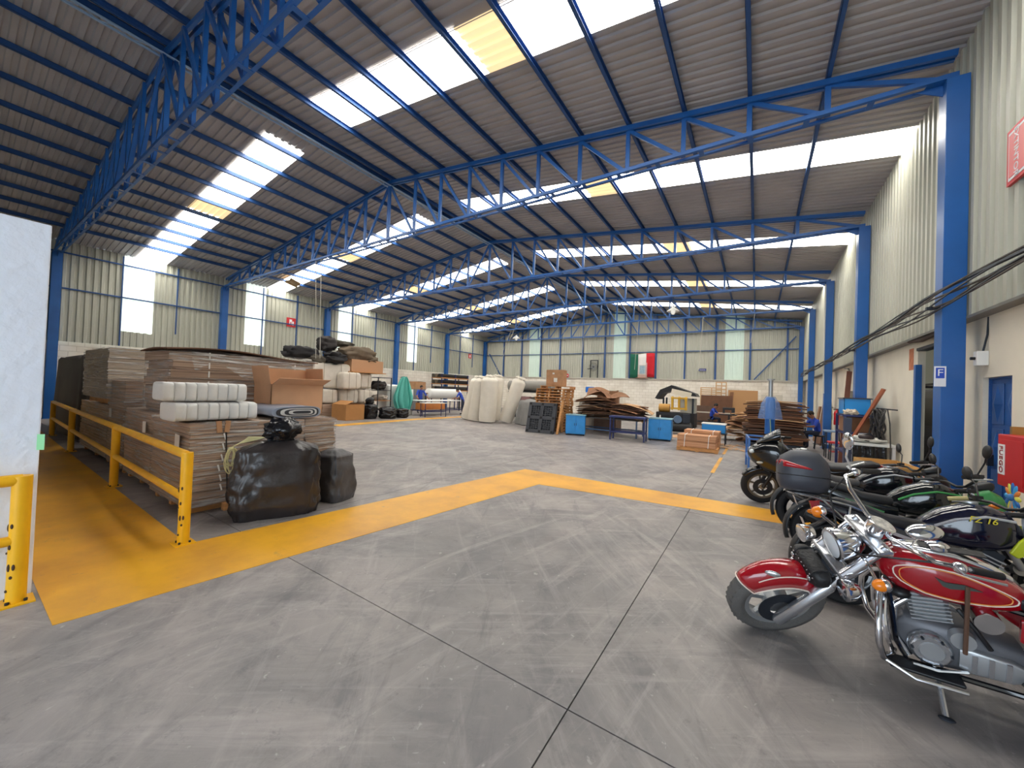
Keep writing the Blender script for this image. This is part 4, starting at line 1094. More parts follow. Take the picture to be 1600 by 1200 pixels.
MB().bx(-.3, .25, -.1, .1, 1.08, 1.2).build('machine_arm', BLK, tb, bevel=.02); MB().bx(.1, .25, -.1, .1, .85, 1.1).build('machine_post', BLK, tb); MB().bx(-.3, -.2, -.08, .08, .9, 1.1).build('needle_head', BLK, tb)

# blue push trolley with hooded post
TB = M('trolley_blue', (60, 110, 180), .45)
tr_ = empty('push_trolley', (.15, 11.0, 0), math.radians(4), 'blue tube-frame trolley behind the black sport motorcycle', 'trolley')
for x in (-.32, .12):
    for y in (-.5, .5): MB().bx(x-.022, x+.022, y-.022, y+.022, .0, .77).build('upright', TB, tr_)
for z in (.3, .76):
    for y in (-.5, .5): MB().bx(-.32, .12, y-.02, y+.02, z-.02, z+.02).build('rail', TB, tr_)
    for x in (-.32, .12): MB().bx(x-.02, x+.02, -.5, .5, z-.02, z+.02).build('rail', TB, tr_)
MB().bx(-.3, .1, -.48, .48, .30, .32).build('shelf', DARKSTEEL, tr_)
ps = empty('hooded_post', (.29, 11.9, 0), 0, 'steel post with a blue sleeve and translucent bag in front of the dark cardboard stack', 'post')
MB().cyl((0, 0, 0), (0, 0, 2.22), .05, n=14).build('pole', STEEL, ps, smooth=True)
MB().cyl((0, 0, 2.2), (0, 0, 2.24), .085, n=14).build('cap', STEEL, ps)
MB().tube([(0, 0, .8), (0, 0, 1.6), (0, 0, 1.72), (0, 0, 1.76)], [.11, .11, .10, .06], 16).build('blue_sleeve', BLUE, ps, smooth=50)
MB().tube([(0, -.02, 1.2), (0, -.02, 1.28), (0, -.02, 1.6), (0, -.02, 1.78)], [.27, .26, .2, .1], 16).build('bag', M('blue_film', (120, 160, 220), .3, alpha=.35), ps, smooth=60)
MB().bx(-.2, .2, -.2, .2, 0, .02).build('foot', DARKSTEEL, ps)
MB().tube([(0, -.12, 1.2), (.02, -.16, .9), (-.02, -.14, .7), (.06, -.13, .45)], .012, 6).build('hose', M('hose_green', (150, 180, 150), .5), ps)

# ------------------------------------------------------------------ along the right wall
o = empty('work_bench', (2.02, 10.85, 0), 0, 'bench with white scraps on top and a black sheet hanging in front, right wall', 'bench')
MB().bx(-.34, .34, -.35, .5, .82, .87).build('table_top', WHITE, o, bevel=.005)
for x in (-.3, .3):
    for y in (-.3, .45): MB().bx(x-.025, x+.025, y-.025, y+.025, 0, .82).build('leg', WHITE, o)
m2 = MB().grid(lambda u, v: (-.33+.52*u, -.365+.012*math.sin(u*17+v*3)+.01*math.sin(u*31), .12+.7*v), 24, 6); m2.build('black_sheet', BAGBIN, o, smooth=60)
MB().ell((-.05, -.05, .93), (.28, .26, .07), 20, 10, amp=.5, fs=3, seed=3).build('white_scraps', M('white_rag', (226, 222, 214), .8), o, smooth=60)
# dark post and folded things by the bench
tag(MB().bx(-.06, .06, -.06, .06, 0, 1.38).build('steel_post', M('dark_navy_post', (58, 66, 88), .5), bevel=.005), 'dark navy post at the left corner of the scrap bench', 'post').location = (1.62, 10.6, 0)
gl = empty('face_mask', (1.92, 10.62, .99), 0, 'dark goggles lying on the white scraps', 'goggles')
MB().ell((0, 0, 0), (.13, .09, .075), 18, 10, amp=.1).build('shell', M('goggle_dark', (60, 48, 48), .35), gl, smooth=60)
MB().torus((.02, -.05, .0), .07, .014, 'y', 18, 6).build('rim', BLACK, gl, smooth=True)
MB().tube([(-.12, 0, 0), (-.1, .1, .05), (.05, .14, .06), (.13, .05, 0)], .012, 6).build('strap', WHITE, gl, smooth=True)
# shelf with blue bin
sh = empty('storage_shelf', (1.96, 11.95, 0), 0, 'navy steel shelf with two bins against the right wall', 'shelf')
for x in (-.26, .26):
    for y in (-.5, .5): MB().bx(x-.025, x+.025, y-.025, y+.025, 0, 1.42).build('upright', NAVY, sh)
for z in (.55, 1.0, 1.4): MB().bx(-.28, .28, -.52, .52, z-.02, z+.02).build('shelf_board', NAVY, sh)
bn = open_box('bright blue plastic bin on the navy shelf', (1.95, 12.05, 1.425), 0, .46, .7, .38, M('bin_blue', (28, 140, 216), .35), flaps=(), name='plastic_bin')
MB().bx(-.255, .255, -.375, .375, .36, .39).build('rim', M('bin_lid_dark', (50, 56, 66), .4), bn)
tag(MB().ell((0, 0, 0), (.14, .15, .075), 22, 14, amp=.5, fs=3, seed=4).build('rag_bundle', M('cream_rag', (222, 206, 184), .85), smooth=60), 'cream rag bundle on the navy shelf beside the blue bin', 'rag').location = (1.82, 11.6, 1.47)
tag(MB().bx(-.25, .25, -.3, .3, 0, .34).build('carton', CD[1], bevel=.006), 'brown carton on the middle board of the navy shelf', 'box').location = (1.96, 11.95, 1.02)
# planks
o = MB().bar((0, 0, 0), (.16, .1, 1.62), .11, .05).build('wooden_plank', M('plank_dark', (112, 66, 48), .7, var=.15)); o.location = (1.98, 13.6, 1.0); tag(o, 'dark reddish plank leaning on the wall above the navy shelf', 'plank')
o.location = (1.95, 13.62, .0); o.scale = (1, 1, 1.58)
o = MB().bar((0, 0, 0), (.44, -.24, 1.12), .11, .05).build('wooden_plank', M('plank_red', (168, 94, 62), .7, var=.15)); o.location = (1.8, 11.2, .895); tag(o, 'reddish plank leaning on the wall behind the cable coils', 'plank')
# cable coils on a hook
cc = empty('cable_coil', (2.2, 10.85, 1.3), 0, 'coils of dark cable hanging on the cream wall above the scrap bench', 'cable coil')
CAB = M('cable_dark', (50, 48, 48), .6)
r = random.Random(2)
for k in range(14):
    y0 = -.16+.025*k; am = .15+.06*r.random(); hz = .26+.07*r.random(); ph = r.uniform(-.25, .25)
    pts = [(-.05+.055*math.cos(a*2+k)-.012*(k % 4), y0+am*math.sin(a+ph)+.02*math.sin(3*a+k), .28-hz+hz*math.cos(a)) for a in [2*math.pi*t/22 for t in range(22)]]
    MB().tube(pts, .014, 6, True).build('loop', CAB, cc, smooth=True)
MB().tube([(.02, -.3, .28), (.03, -.42, 0), (.04, -.46, -.5), (.05, -.4, -.95), (.03, -.52, -1.28)], .011, 6).build('hanging_end', CAB, cc, smooth=True)
for y in (-.15, .15): MB().cyl((.2, y, .28), (-.06, y, .3), .012, n=8).build('hook', DARKSTEEL, cc)
# cardboard tray and low box near the bikes
open_box('low open tan carton on a wooden stand between the bench and the tall column', (1.72, 8.15, .56), .1, .55, .95, .22, M('carton_straw', (196, 152, 88), .8, var=.1), flaps=())
frame_table('low wooden stand under the tan carton', (1.72, 8.15, 0), .1, .56, .95, .555, WOOD, WOOD, leg=.06, rails=False, name='wooden_stand')
tag(MB().bx(-.45, .45, -.3, .3, 0, .02).build('cardboard_sheet', CARD), 'flat brown cardboard on the floor in front of the scrap bench', 'cardboard').location = (1.7, 9.95, 0)
# stools
for k, (x, y, m_, lab) in enumerate(((1.98, 14.3, M('stool_red', (186, 46, 48), .5), 'red topped stool before the third column'), (1.96, 15.0, M('stool_blue_grey', (128, 156, 186), .5), 'pale blue work stool behind the red one near the third right column'))):
    root = empty('stool', (x, y, 0), 0, lab, 'stool')
    hh = .5 if k == 0 else .78
    MB().bx(-.22, .22, -.2, .2, hh, hh+.05).build('seat', m_, root, bevel=.01)
    for sx in (-.18, .18):
        for sy in (-.16, .16): MB().cyl((sx, sy, 0), (sx*.9, sy*.9, hh), .014, n=8).build('leg', DARKSTEEL, root)
    MB().bx(-.17, .17, -.15, .15, hh*.5, hh*.5+.02).build('shelf', m_, root)

# fire extinguishers
RED = M('extinguisher_red', (196, 26, 32), .35)
def extinguisher(label, loc, rz, s=1.):
    root = empty('fire_extinguisher', loc, rz, label, 'extinguisher')
    MB().lathe([(.02, 0), (.07, .0), (.078, .02), (.078, .38), (.06, .44), (.025, .47), (.022, .5)], Matrix.Scale(s, 4), 18).build('cylinder', RED, root, smooth=45)
    MB().bx(-.015*s, .015*s, -.09*s, .05*s, .5*s, .53*s).build('valve', BLACK, root); MB().bar((0, -.02*s, .55*s), (0, -.14*s, .58*s), .02*s, .012).build('lever', BLACK, root)
    MB().tube([(.02*s, .04*s, .51*s), (.09*s, .02*s, .46*s), (.1*s, 0, .3*s), (.09*s, 0, .12*s)], .012*s, 8).build('hose', BLACK, root, smooth=True)
    MB().bx(-.05*s, .05*s, -.081*s, -.078*s, .15*s, .32*s).build('label_plate', WHITE, root)
    return root
extinguisher('red fire extinguisher hanging on the wall beyond the third column', (2.2, 16.2, .95), math.radians(-90))
ec = empty('extinguisher_cabinet', (2.22, 5.74, .92), 0, 'red extinguisher box with white lettering at the right edge', 'fire cabinet')
MB().bx(-.14, .17, -.26, .24, 0, .52).build('case', RED, ec, bevel=.01)
MB().bx(-.148, -.14, -.22, .20, .05, .47).build('door', RED, ec)
MB().bx(-.06, .06, .2, .245, .52, .6).build('hasp', M('brass', (170, 130, 70), .4, .8), ec)
MB().bx(-.152, -.148, .08, .2, .12, .42).build('white_label', WHITE, ec)
text('lettering', 'FUEGO', .085, M('label_red_ink', (150, 20, 24), .6), ec, (-.1535, .14, .27), (math.radians(90), math.radians(90), math.radians(-90)))
# right wall door
d = empty('door_1', (XMAS+.08, (DOOR[0]+DOOR[1])/2, 0), 0, kind='structure', label='scuffed blue steel door in the cream wall')
DOORB = M('door_blue', (36, 84, 150), .4, var=.25, scale=3)
hw = (DOOR[1]-DOOR[0])/2
MB().bx(0, .04, -hw, hw, 0, DOOR[2]).build('leaf', DOORB, d)
for y0, y1 in ((-hw, -.01), (.01, hw)):
    for z0, z1 in ((.1, .95), (1.0, 1.45), (1.5, 2.0)):
        q = MB().bx(-.012, 0, y0+.03, y1-.03, z0, z1); q.build('door_panel', DOORB, d, bevel=.006)
        # folded diamond ridge on the pressed panels
        if z0 > .9:
            ym, zm = (y0+y1)/2, (z0+z1)/2
            MB().add([(-.012, y0+.04, zm), (-.012, ym, z1-.02), (-.012, y1-.04, zm), (-.012, ym, z0+.02), (-.04, ym, zm)], [(0, 1, 4), (1, 2, 4), (2, 3, 4), (3, 0, 4)]).build('diamond', DOORB, d)
MB().bx(-.03, .05, -hw-.03, -hw, 0, DOOR[2]+.02).build('frame', DOORB, d); MB().bx(-.03, .05, hw, hw+.03, 0, DOOR[2]+.02).build('frame', DOORB, d); MB().bx(-.03, .05, -hw, hw, DOOR[2]-.02, DOOR[2]+.02).build('frame', DOORB, d)
MB().bx(-.06, -.012, hw-.1, hw-.06, .98, 1.12).build('handle', DARKSTEEL, d)

# vehicle opening: annex with a parked dark van
an = empty('wall_annex', (0, 0, 0), kind='structure', label='yard behind the opening in the right wall, with added roof and ends blocking sky')
MB().bx(XR+.6, 8, 6.5, 16, -.2, -.002).build('yard_floor', M('yard_concrete', (120, 118, 114), .8), an)
q = MB(); clad_wall_y(q, 7.0, 6.5, 16, 0, 5, 1); q.build('cladding', CLAD, an, fix=False)
MB().bx(XMAS+.1, 8, 6.4, 6.5, 0, 5).build('sky_blocking_end', CLAD, an); MB().bx(XMAS+.1, 8, 6.5, 10.5, 5, 5.1).build('roof', ROOF, an); MB().bx(XMAS+.1, 8, 11.3, 16, 5, 5.1).build('roof', ROOF, an); MB().bx(XMAS+.1, 8, 10.5, 11.3, 5.02, 5.06).build('lit_roof_panel', SKYL, an); MB().bx(XMAS+.1, 8, 16, 16.1, 0, 5.1).build('sky_blocking_end', CLAD, an); MB().bx(7.05, 7.1, 6.5, 16, 0, 5.1).build('backing', CLAD, an)  # annex roof and ends added to block sky; emissive strip added to brighten inside
MB().bx(XMAS-.05, XMAS+.03, OPEN[1]-.1, OPEN[1]+.0, 0, OPEN[2]-.3).build('opening_post', BLUE, an)
MB().bx(XMAS-.02, XMAS+.12, OPEN[0], OPEN[1], OPEN[2]-.05, OPEN[2]).build('lintel', DARKSTEEL, an)
MB().tube([(XR+.02, 8.4, 2.84), (XR+.0, 9.0, 2.80), (XR+.01, 9.7, 2.86)], .035, 8).build('soot_pipe', M('soot', (74, 62, 56), .9), an)
vn = empty('van', (3.75, 12.0, 0), 0, 'dark blue van parked beyond the opening in the right wall', 'van')
VB = M('van_blue', (30, 44, 78), .25, coat=.4)
GL = M('dark_glass', (16, 20, 26), .08)
prof = [(-2.1, .35), (2.1, .35), (2.15, .9), (2.05, 1.1), (1.3, 1.25), (.75, 2.0), (-2.0, 2.05), (-2.12, 1.8)]
m2 = MB().prism([(u, w) for u, w in prof], -.85, .85, 'x'); m2.build('body', VB, vn, bevel=.04)
for x in (-.855, .855):
    for a, b in ((-1.9, -.9), (-.8, .1), (.2, .75)): MB().bx(x-.006, x+.006, a, b, 1.3, 1.85).build('window', GL, vn)
MB().bx(-.7, .7, -2.13, -2.09, 1.25, 1.85).build('rear_window', GL, vn)
MB().bx(-.75, .75, -2.14, -2.1, .75, .80).build('trim', STEEL, vn)
for y in (-1.3, 1.3):
    for x in (-.8, .8):
        wq = MB().lathe([(.1, -.1), (.33, -.1), (.34, -.06), (.34, .06), (.33, .1), (.1, .1)], Matrix.Translation((x, y, .34)) @ Matrix.Rotation(math.pi/2, 4, 'Y'), 22).build('wheel', RUBBER, vn, smooth=40)
for y in (-1.6, -.4): MB().bx(-.8, .8, y-.03, y+.03, 2.07, 2.12).build('roof_bar', BLACK, vn)
for x in (-.75, .75): MB().bx(x-.02, x+.02, -1.9, .5, 2.12, 2.16).build('roof_rail', BLACK, vn)
bk = empty('spare_wheel', (3.3, 10.65, 2.26), 0, 'spare wheel lying on the dark van roof rack', 'wheel')
MB().torus((0, 0, 0), .26, .09, 'z', 24, 8).build('tyre', RUBBER, bk, smooth=True); MB().cyl((0, 0, -.05), (0, 0, .05), .18, n=18).build('rim', STEEL, bk)

# signs and fittings ---------------------------------------------------
SB = M('sign_blue', (36, 76, 190), .5); SW = M('sign_white', (236, 236, 240), .6); SR = M('sign_red', (200, 44, 50), .5)
sg = empty('parking_sign', (2.03, TY[1]-.137, 2.1), 0, 'small white sign with blue pictogram on the tall blue column', 'sign')
MB().bx(-.055, .055, -.006, 0, -.14, .13).build('plate', SW, sg); MB().bx(-.04, .04, -.009, -.006, -.03, .11).build('pictogram_field', SB, sg)
text('pictogram', 'F', .13, SW, sg, (0, -.0095, .04), (math.radians(90), 0, 0), .001)
cb = empty('junction_box', (XR+.06, TY[1]-.25, 2.32), 0, 'white junction box on the column edge above the blue door', 'junction box')
MB().bx(-.06, .04, -.05, .05, -.09, .09).build('case', WHITE, cb, bevel=.005); MB().cyl((-.06, 0, 0), (-.1, .0, 0), .02, n=10).build('gland', BLACK, cb); MB().tube([(0, -.02, .09), (.03, -.03, .3), (.04, -.02, .52)], .01, 6).build('conduit', DARKSTEEL, cb)
rs = empty('exit_sign', (XR-.06, 6.15, 4.42), 0, 'red and white safety sign on the right wall cladding at the right edge', 'sign')
MB().bx(-.01, .02, -.25, .18, -.30, .30).build('plate', SR, rs); MB().bx(-.014, -.01, -.21, .14, -.26, .26).build('inner_border', SW, rs); MB().bx(-.018, -.014, -.18, .12, -.23, .23).build('field', M('sign_red_pale', (222, 120, 120), .5), rs)
text('lettering', 'EXTINTOR', .11, SW, rs, (-.0195, -.02, 0), (math.radians(90), math.radians(90), math.radians(-90)))
rs = empty('extinguisher_sign', (XL+.06, 10.62, 4.98), 0, 'red sign with white pictogram high on the left wall', 'sign')
MB().bx(-.01, .02, -.24, .24, -.25, .25).build('plate', SR, rs); MB().bx(.02, .024, -.10, .04, -.14, .16).build('pictogram', SW, rs); MB().bx(.02, .024, .06, .14, -.16, .06).build('pictogram', SW, rs); MB().bx(.024, .027, -.05, .0, -.12, .02).build('pictogram_mark', SR, rs)
rs = empty('extinguisher_sign', (XL+.06, 26.2, 4.6), 0, 'small red sign on the left wall near the far corner', 'sign')
MB().bx(-.01, .02, -.18, .18, -.2, .2).build('plate', SR, rs); MB().bx(.02, .024, -.06, .06, -.12, .12).build('pictogram', SW, rs)
sg = empty('lettered_sign', (-3.17, YN-.16, 3.55), 0, 'dark blue sign with white lettering on the end wall', 'sign')
MB().bx(-.23, .23, -.012, 0, -.085, .085).build('plate', M('sign_navy', (38, 50, 120), .5), sg); text('lettering', 'SALIDA', .11, SW, sg, (0, -.0135, 0), (math.radians(90), 0, 0), .001)
sg = empty('lettered_sign', (-11.2, YN-.12, 1.95), 0, 'plain bright blue board on the whitewashed end wall', 'sign')
MB().bx(-.35, .35, -.02, 0, -.22, .22).build('plate', M('sign_bright_blue', (36, 118, 206), .5), sg); MB().bx(-.31, .31, -.024, -.02, -.18, .18).build('field', M('sign_bright_blue2', (30, 108, 198), .5), sg)
sg = empty('round_sign', (-13.2, YN-.16, 3.05), 0, 'small red and white hose reel sign above the ledge', 'sign')
MB().lathe([(.16, 0), (.16, .02)], Matrix.Rotation(math.pi/2, 4, 'X'), 20).build('disc', SR, sg); MB().bx(-.1, .1, -.025, -.02, -.03, .03).build('bar', SW, sg)
for y, z, lab in ((9.95, 2.55, 'rust red painted patch on the cream wall near the opening'), (14.6, 2.35, 'small rust red painted patch on the cream wall by the electric box')):
    tag(MB().bx(-.003, 0, -.12, .12, -.2, .2).build('painted_patch', M('rust_patch', (196, 120, 84), .8, var=.2, scale=9)), lab, 'painted patch').location = (XMAS-.001, y, z)
# flag with framed picture
fg = empty('flag', (-7.18, YN-.19, 3.85), 0, 'green, white and red flag hung on the end wall', 'flag')
for k, (c_, nm) in enumerate((((20, 98, 74), 'green_band'), ((226, 222, 218), 'white_band'), ((204, 30, 44), 'red_band'))):
    x0 = -.88+.587*k
    MB().grid(lambda u, v: (x0+.587*u, -.02+.02*math.sin((k+u)*9)*(1-v*.5), -.88+1.76*v-.04*math.sin((k+u)*2)), 8, 6).build(nm, M('flag_'+nm, c_, .8), fg, smooth=60, solid=.004)
pf = empty('framed_picture', (-7.12, YN-.32, CLB+.03), 0, 'small framed picture standing on the ledge before the flag', 'picture')
MB().bx(-.24, .24, 0, .03, .28, .98).build('frame', M('frame_pale', (200, 196, 188), .6), pf); MB().bx(-.19, .19, -.006, 0, .34, .92).build('image', M('picture_blue', (150, 176, 190), .6, var=.25, scale=8), pf)
for x in (-.3, .3): MB().cyl((x, .02, 0), (x, .02, 1.15), .018, n=8).build('candle_post', WHITE, pf)
MB().bx(-.42, .42, -.12, .1, 0, .06).build('altar_board', M('altar_brown', (150, 110, 90), .7), pf); MB().bx(-.3, .3, -.08, .06, .06, .26).build('altar_step', M('altar_rose', (196, 164, 150), .7), pf)
# bracket fan on end wall
fn = empty('bracket_fan', (-10.9, YN-.3, 3.75), 0, 'dark wall fan on a bracket left of the flag', 'fan')
for x in (-.3, .3): MB().bx(x-.025, x+.025, .1, .16, -.85, .55).build('bracket', DARKSTEEL, fn)
MB().bx(-.3, .3, .1, .16, .5, .56).build('bracket', DARKSTEEL, fn)
for k in range(3): MB().torus((0, -.05, 0), .12+.1*k, .012, 'y', 22, 6).build('cage_ring', DARKSTEEL, fn)
for k in range(4):
    MB().ell((.13*math.cos(k*1.57+.4), -.02, .13*math.sin(k*1.57+.4)), (.12, .01, .06), 10, 6, T=RY(-(k*1.57+.4))).build('blade', STEEL, fn)
MB().cyl((0, -.08, 0), (0, .14, 0), .05, n=12).build('hub', DARKSTEEL, fn); MB().bar((-.5, 0, -.15), (-.1, 0, -.15), .05).build('pull_arm', DARKSTEEL, fn)
# window frame outline on end wall brick
for nm_, x, lab in (('door_2', -9.1, 'blocked pale doorway in the whitewashed end wall below the translucent strip'), ('door_3', .75, 'blocked pale doorway at the right end of the end wall')):
    tag(MB().bx(-.55, .55, -.02, 0, 0, 2.0).build(nm_, M('blocked_door', (206, 198, 184), .8), bevel=.006), lab, kind='structure').location = (x, YN-.065, 0)

# pendant lamps
LAMP = M('lamp_white', (236, 236, 232), .4)
def pendant(label, loc):
    root = empty('pendant_lamp', loc, 0, label, 'lamp', 'high bay pendant lamps')
    MB().lathe([(.04, .22), (.07, .12), (.09, .1), (.26, -.02), (.27, -.05), (.25, -.05), (.08, .07)], None, 20).build('reflector', LAMP, root, smooth=50)
    MB().ell((0, 0, -.06), (.09, .09, .13), 14, 9).build('bulb', M('bulb_glass', (250, 248, 240), .3, emis=.5), root, smooth=True)
    MB().cyl((0, 0, .2), (0, 0, .6), .012, n=6).build('stem', DARKSTEEL, root)
pendant('white pendant lamp under the far truss, left of the ridge', (-14.9, TY[4], 5.52))
pendant('white pendant lamp right of the ridge under the fourth truss', (-3.24, TY[3], 5.52))
# torn tan sheet hanging under the left roof
tag(MB().grid(lambda u, v: (-.5+1.0*u, -.32+.64*v*(1-.25*u), -.1*math.sin(u*3.1)-.14*v+.03*math.sin(u*13)), 10, 6).build('torn_sheet', M('torn_tan', (190, 160, 120), .8), solid=.006), 'torn tan sheet hanging below the left roof slope near the second truss', 'sheet').location = (-19.6, 9.5, 6.72)
# hanging ropes and cables
ROPEW = M('hanging_cord', (200, 196, 184), .7)
def cord(label, a, b, r_=.012, sag=0., mat=ROPEW):
    a, b = Vector(a), Vector(b); pts = [a.lerp(b, t/6)+Vector((0, 0, -sag*4*(t/6)*(1-t/6))) for t in range(7)]
    o = MB().tube([p-a for p in pts], r_, 6).build('hanging_cord', mat, smooth=True); o.location = a
    return tag(o, label, 'cord')
cord('left of two pale cords hanging from the second truss before the fabric heap', (-13.54, TY[1]-.09, 6.135), (-13.5, TY[1]+.05, 2.57))
cord('right of two pale cords hanging from the second truss before the fabric heap', (-13.2, TY[1]-.09, 6.135), (-13.05, TY[1]-.05, 2.56))
cord('pale cord slanting down to the leftmost white rolls', (-15.3, TY[4]-.09, 6.135), (-17.0, TY[4]+.2, 2.75))
cord('second pale cord slanting down to the leftmost white rolls', (-15.05, TY[4]-.09, 6.135), (-16.9, TY[4]+.3, 2.75))
for k, (x, z0, lab) in enumerate(((-11.0, 4.0, 'thin drop cord left of the wall fan'), (-9.55, 3.9, 'thin drop cord in front of the pale panel left of the flag'), (-6.1, 3.2, 'thin drop cord right of the flag'), (-2.6, 3.2, 'thick pale drop cord right of the pendant lamp'), (-.2, 4.6, 'drop cord at the right of the end wall'))):
    cord(lab, (x, TY[4]-.09, 6.135), (x-.15, TY[4]-.09, z0), .012 if k != 3 else .022)
# cable bundle along the right wall
cbm = empty('cable_bundle', (2.02, 5.4, 3.1), 0, 'bundle of dark cables strung along the right wall cladding', 'cable')
r = random.Random(8)
CB2 = M('cable_grey', (74, 66, 62), .7)
for k in range(8):
    pts = []; oy = r.uniform(-.04, .04); oz = r.uniform(-.05, .05)
    y = -1.0
    while y < 20.5:
        wob = .04*math.sin(y*1.1+k*.7)+.05*math.sin(y*.45+k); pts.append((oy*.5-.06+.015*math.sin(y*2+k), y, oz+wob-.03)); y += .45
    MB().tube(pts, .011 if k else .02, 5).build('cable', CB2 if k % 2 else DARKSTEEL, cbm, smooth=True)
for y in (1.95, 7.2, 12.4, 17.6): MB().bx(-.12, .01, y-.03, y+.03, -.1, -.06).build('bracket', DARKSTEEL, cbm)
# electric box with conduit beyond the second column
eb = empty('electric_box', (XMAS-.065, 15.2, 1.9), 0, 'grey electric box with bent conduit on the cream wall', 'electric box')
MB().bx(-.06, .06, -.2, .2, -.15, .15).build('case', M('box_grey', (130, 128, 122), .5), eb, bevel=.008)
MB().tube([(0, 0, .15), (0, 0, .75), (-.02, .05, .84), (-.03, .5, .88)], .025, 8).build('conduit', M('conduit_grey', (150, 146, 138), .4, .4), eb, smooth=True)
dp = MB().tube([(0, 0, 0), (0, 0, -3.0), (.02, .02, -4.0)], .022, 8).build('drain_pipe', M('pipe_pale', (206, 206, 200), .5), smooth=True); dp.location = (2.0, TY[3]-.2, 6.0); tag(dp, 'pale conduit running down the third column', 'pipe')
# ------------------------------------------------------------------ motorcycles
def ring_loft(secs, e=.6, n=22):
    """secs: (x, half width, z bottom, z top) -> closed body lofted along x"""
    mb = MB(); loops = []
    for x, w, z0, z1 in secs:
        zc, hz = (z0+z1)/2, (z1-z0)/2; l = []
        for j in range(n):
            a = 2*math.pi*j/n; ca, sa = math.cos(a), math.sin(a)
            l.append(Vector((x, math.copysign(abs(ca)**e, ca)*w, zc+math.copysign(abs(sa)**e, sa)*hz)))
        loops.append(l)
    return mb.loft(loops)
TYREG = M('tyre_grey_dust', (92, 89, 86), .85, bump=.4, bscale=90)
def wheel(root, name, c, R, w, S=None, tyre=RUBBER, rim=STEEL, spokes=5, disc=True, side=1, tread=True, spoke_w=.035):
    """wheel part (the tyre) with rim, spokes, hub and disc as sub-parts; axle along y"""
    T = (S or Matrix.Identity(4)) @ Matrix.Translation(c)
    mb = MB(); n = 40; loops = []
    prof = [(R*.70, -w*.36), (R*.80, -w*.5), (R*.92, -w*.48), (R*.985, -w*.28), (R, 0), (R*.985, w*.28), (R*.92, w*.48), (R*.80, w*.5), (R*.70, w*.36), (R*.68, 0)]
    for i in range(n):
        a = 2*math.pi*i/n; loops.append([Vector((r_*math.cos(a), y, r_*math.sin(a))) for r_, y in prof])
    mb.loft(loops, True, False)
    mb.xf(T); t = mb.build(name, tyre, root, smooth=50)
    if tread:
        m2 = MB()
        for i in range(36):
            a = 2*math.pi*i/36
            for s in (-1, 1):
                p = [Vector(((R+.0005)*math.cos(a+q), y*s, (R+.0005)*math.sin(a+q))) for q, y in ((-.03, .0), (.03, .0), (.10, w*.30), (.04, w*.30))]
                p2 = [v*.965+Vector((0, v.y*.035, 0)) for v in p]
                m2.add(p+p2, [(0, 1, 2, 3), (0, 4, 5, 1), (1, 5, 6, 2), (2, 6, 7, 3), (3, 7, 4, 0)])
        m2.xf(T); tag(m2.build('tread_blocks', tyre, t), kind='stuff')
    m2 = MB(); loops = []
    pr = [(R*.70, -w*.36), (R*.66, -w*.34), (R*.60, -w*.3), (R*.60, w*.3), (R*.66, w*.34), (R*.70, w*.36)]
    for i in range(n):
        a = 2*math.pi*i/n; loops.append([Vector((r_*math.cos(a), y, r_*math.sin(a))) for r_, y in pr])
    m2.loft(loops, True, False); m2.xf(T); m2.build('rim', rim, t, smooth=40)
    for k in range(spokes):
        a = 2*math.pi*k/spokes+.3
        m2 = MB().bar((R*.12*math.cos(a), 0, R*.12*math.sin(a)), (R*.62*math.cos(a), 0, R*.62*math.sin(a)), spoke_w, .03, up=(0, 1, 0)); m2.xf(T); m2.build('spoke', rim, t)
    m2 = MB().cyl((0, -w*.55, 0), (0, w*.55, 0), R*.16, n=18); m2.xf(T); m2.build('hub', STEEL, t, smooth=40)
    if disc:
        m2 = MB().lathe([(R*.22, -.003), (R*.46, -.003), (R*.46, .003), (R*.22, .003)], Matrix.Translation((0, side*w*.6, 0)) @ Matrix.Rotation(math.pi/2, 4, 'X'), 26, closed=True); m2.xf(T); m2.build('brake_disc', DARKSTEEL, t)
    return t
def fender(root, name, c, R, w, a0, a1, mat, S=None, th=.004, drop=.05, n=18):
    """arched mudguard around the wheel between two angles (degrees, 90 = top, 0 = front)"""
    T = (S or Matrix.Identity(4)) @ Matrix.Translation(c); mb = MB(); m = 9; loops = []
    vs = []
    for i in range(n+1):
        a = math.radians(a0+(a1-a0)*i/n); taper = 1-.25*abs(2*i/n-1)**3
        for j in range(m+1):
            q = -1+2*j/m; y = q*w/2*taper; rr_ = R - drop*(abs(q)**3.)
            vs.append(Vector((rr_*math.cos(a), y, rr_*math.sin(a))))
    fs = [(i*(m+1)+j, i*(m+1)+j+1, (i+1)*(m+1)+j+1, (i+1)*(m+1)+j) for i in range(n) for j in range(m)]
    mb.add(vs, fs); mb.xf(T); o = mb.build(name, mat, root, smooth=60, solid=th)
    edge = [vs[i*(m+1)] for i in range(n+1)]+[vs[n*(m+1)+j] for j in range(1, m+1)]+[vs[i*(m+1)+m] for i in range(n-1, -1, -1)]+[vs[j] for j in range(m-1, 0, -1)]
    return o, [T @ v for v in edge]
REDP = M('red_metallic_paint', (156, 8, 24), .18, coat=.8)
AMBER = M('amber_lens', (242, 132, 20), .25, coat=.4)
REDL = M('red_lens', (170, 20, 30), .2, coat=.4)
PIN = M('pinstripe', (236, 220, 206), .4)
PINO = M('pinstripe_orange', (232, 150, 70), .4)
LEATHER = M('black_leather', (26, 26, 28), .5, bump=.3, bscale=60)
ALU = M('cast_aluminium', (186, 188, 190), .42, .75)
ALUP = M('polished_aluminium', (206, 208, 212), .24, .9)
LENS = M('headlamp_glass', (206, 212, 216), .05, coat=.6)
SEAT = M('seat_vinyl', (36, 36, 40), .5)

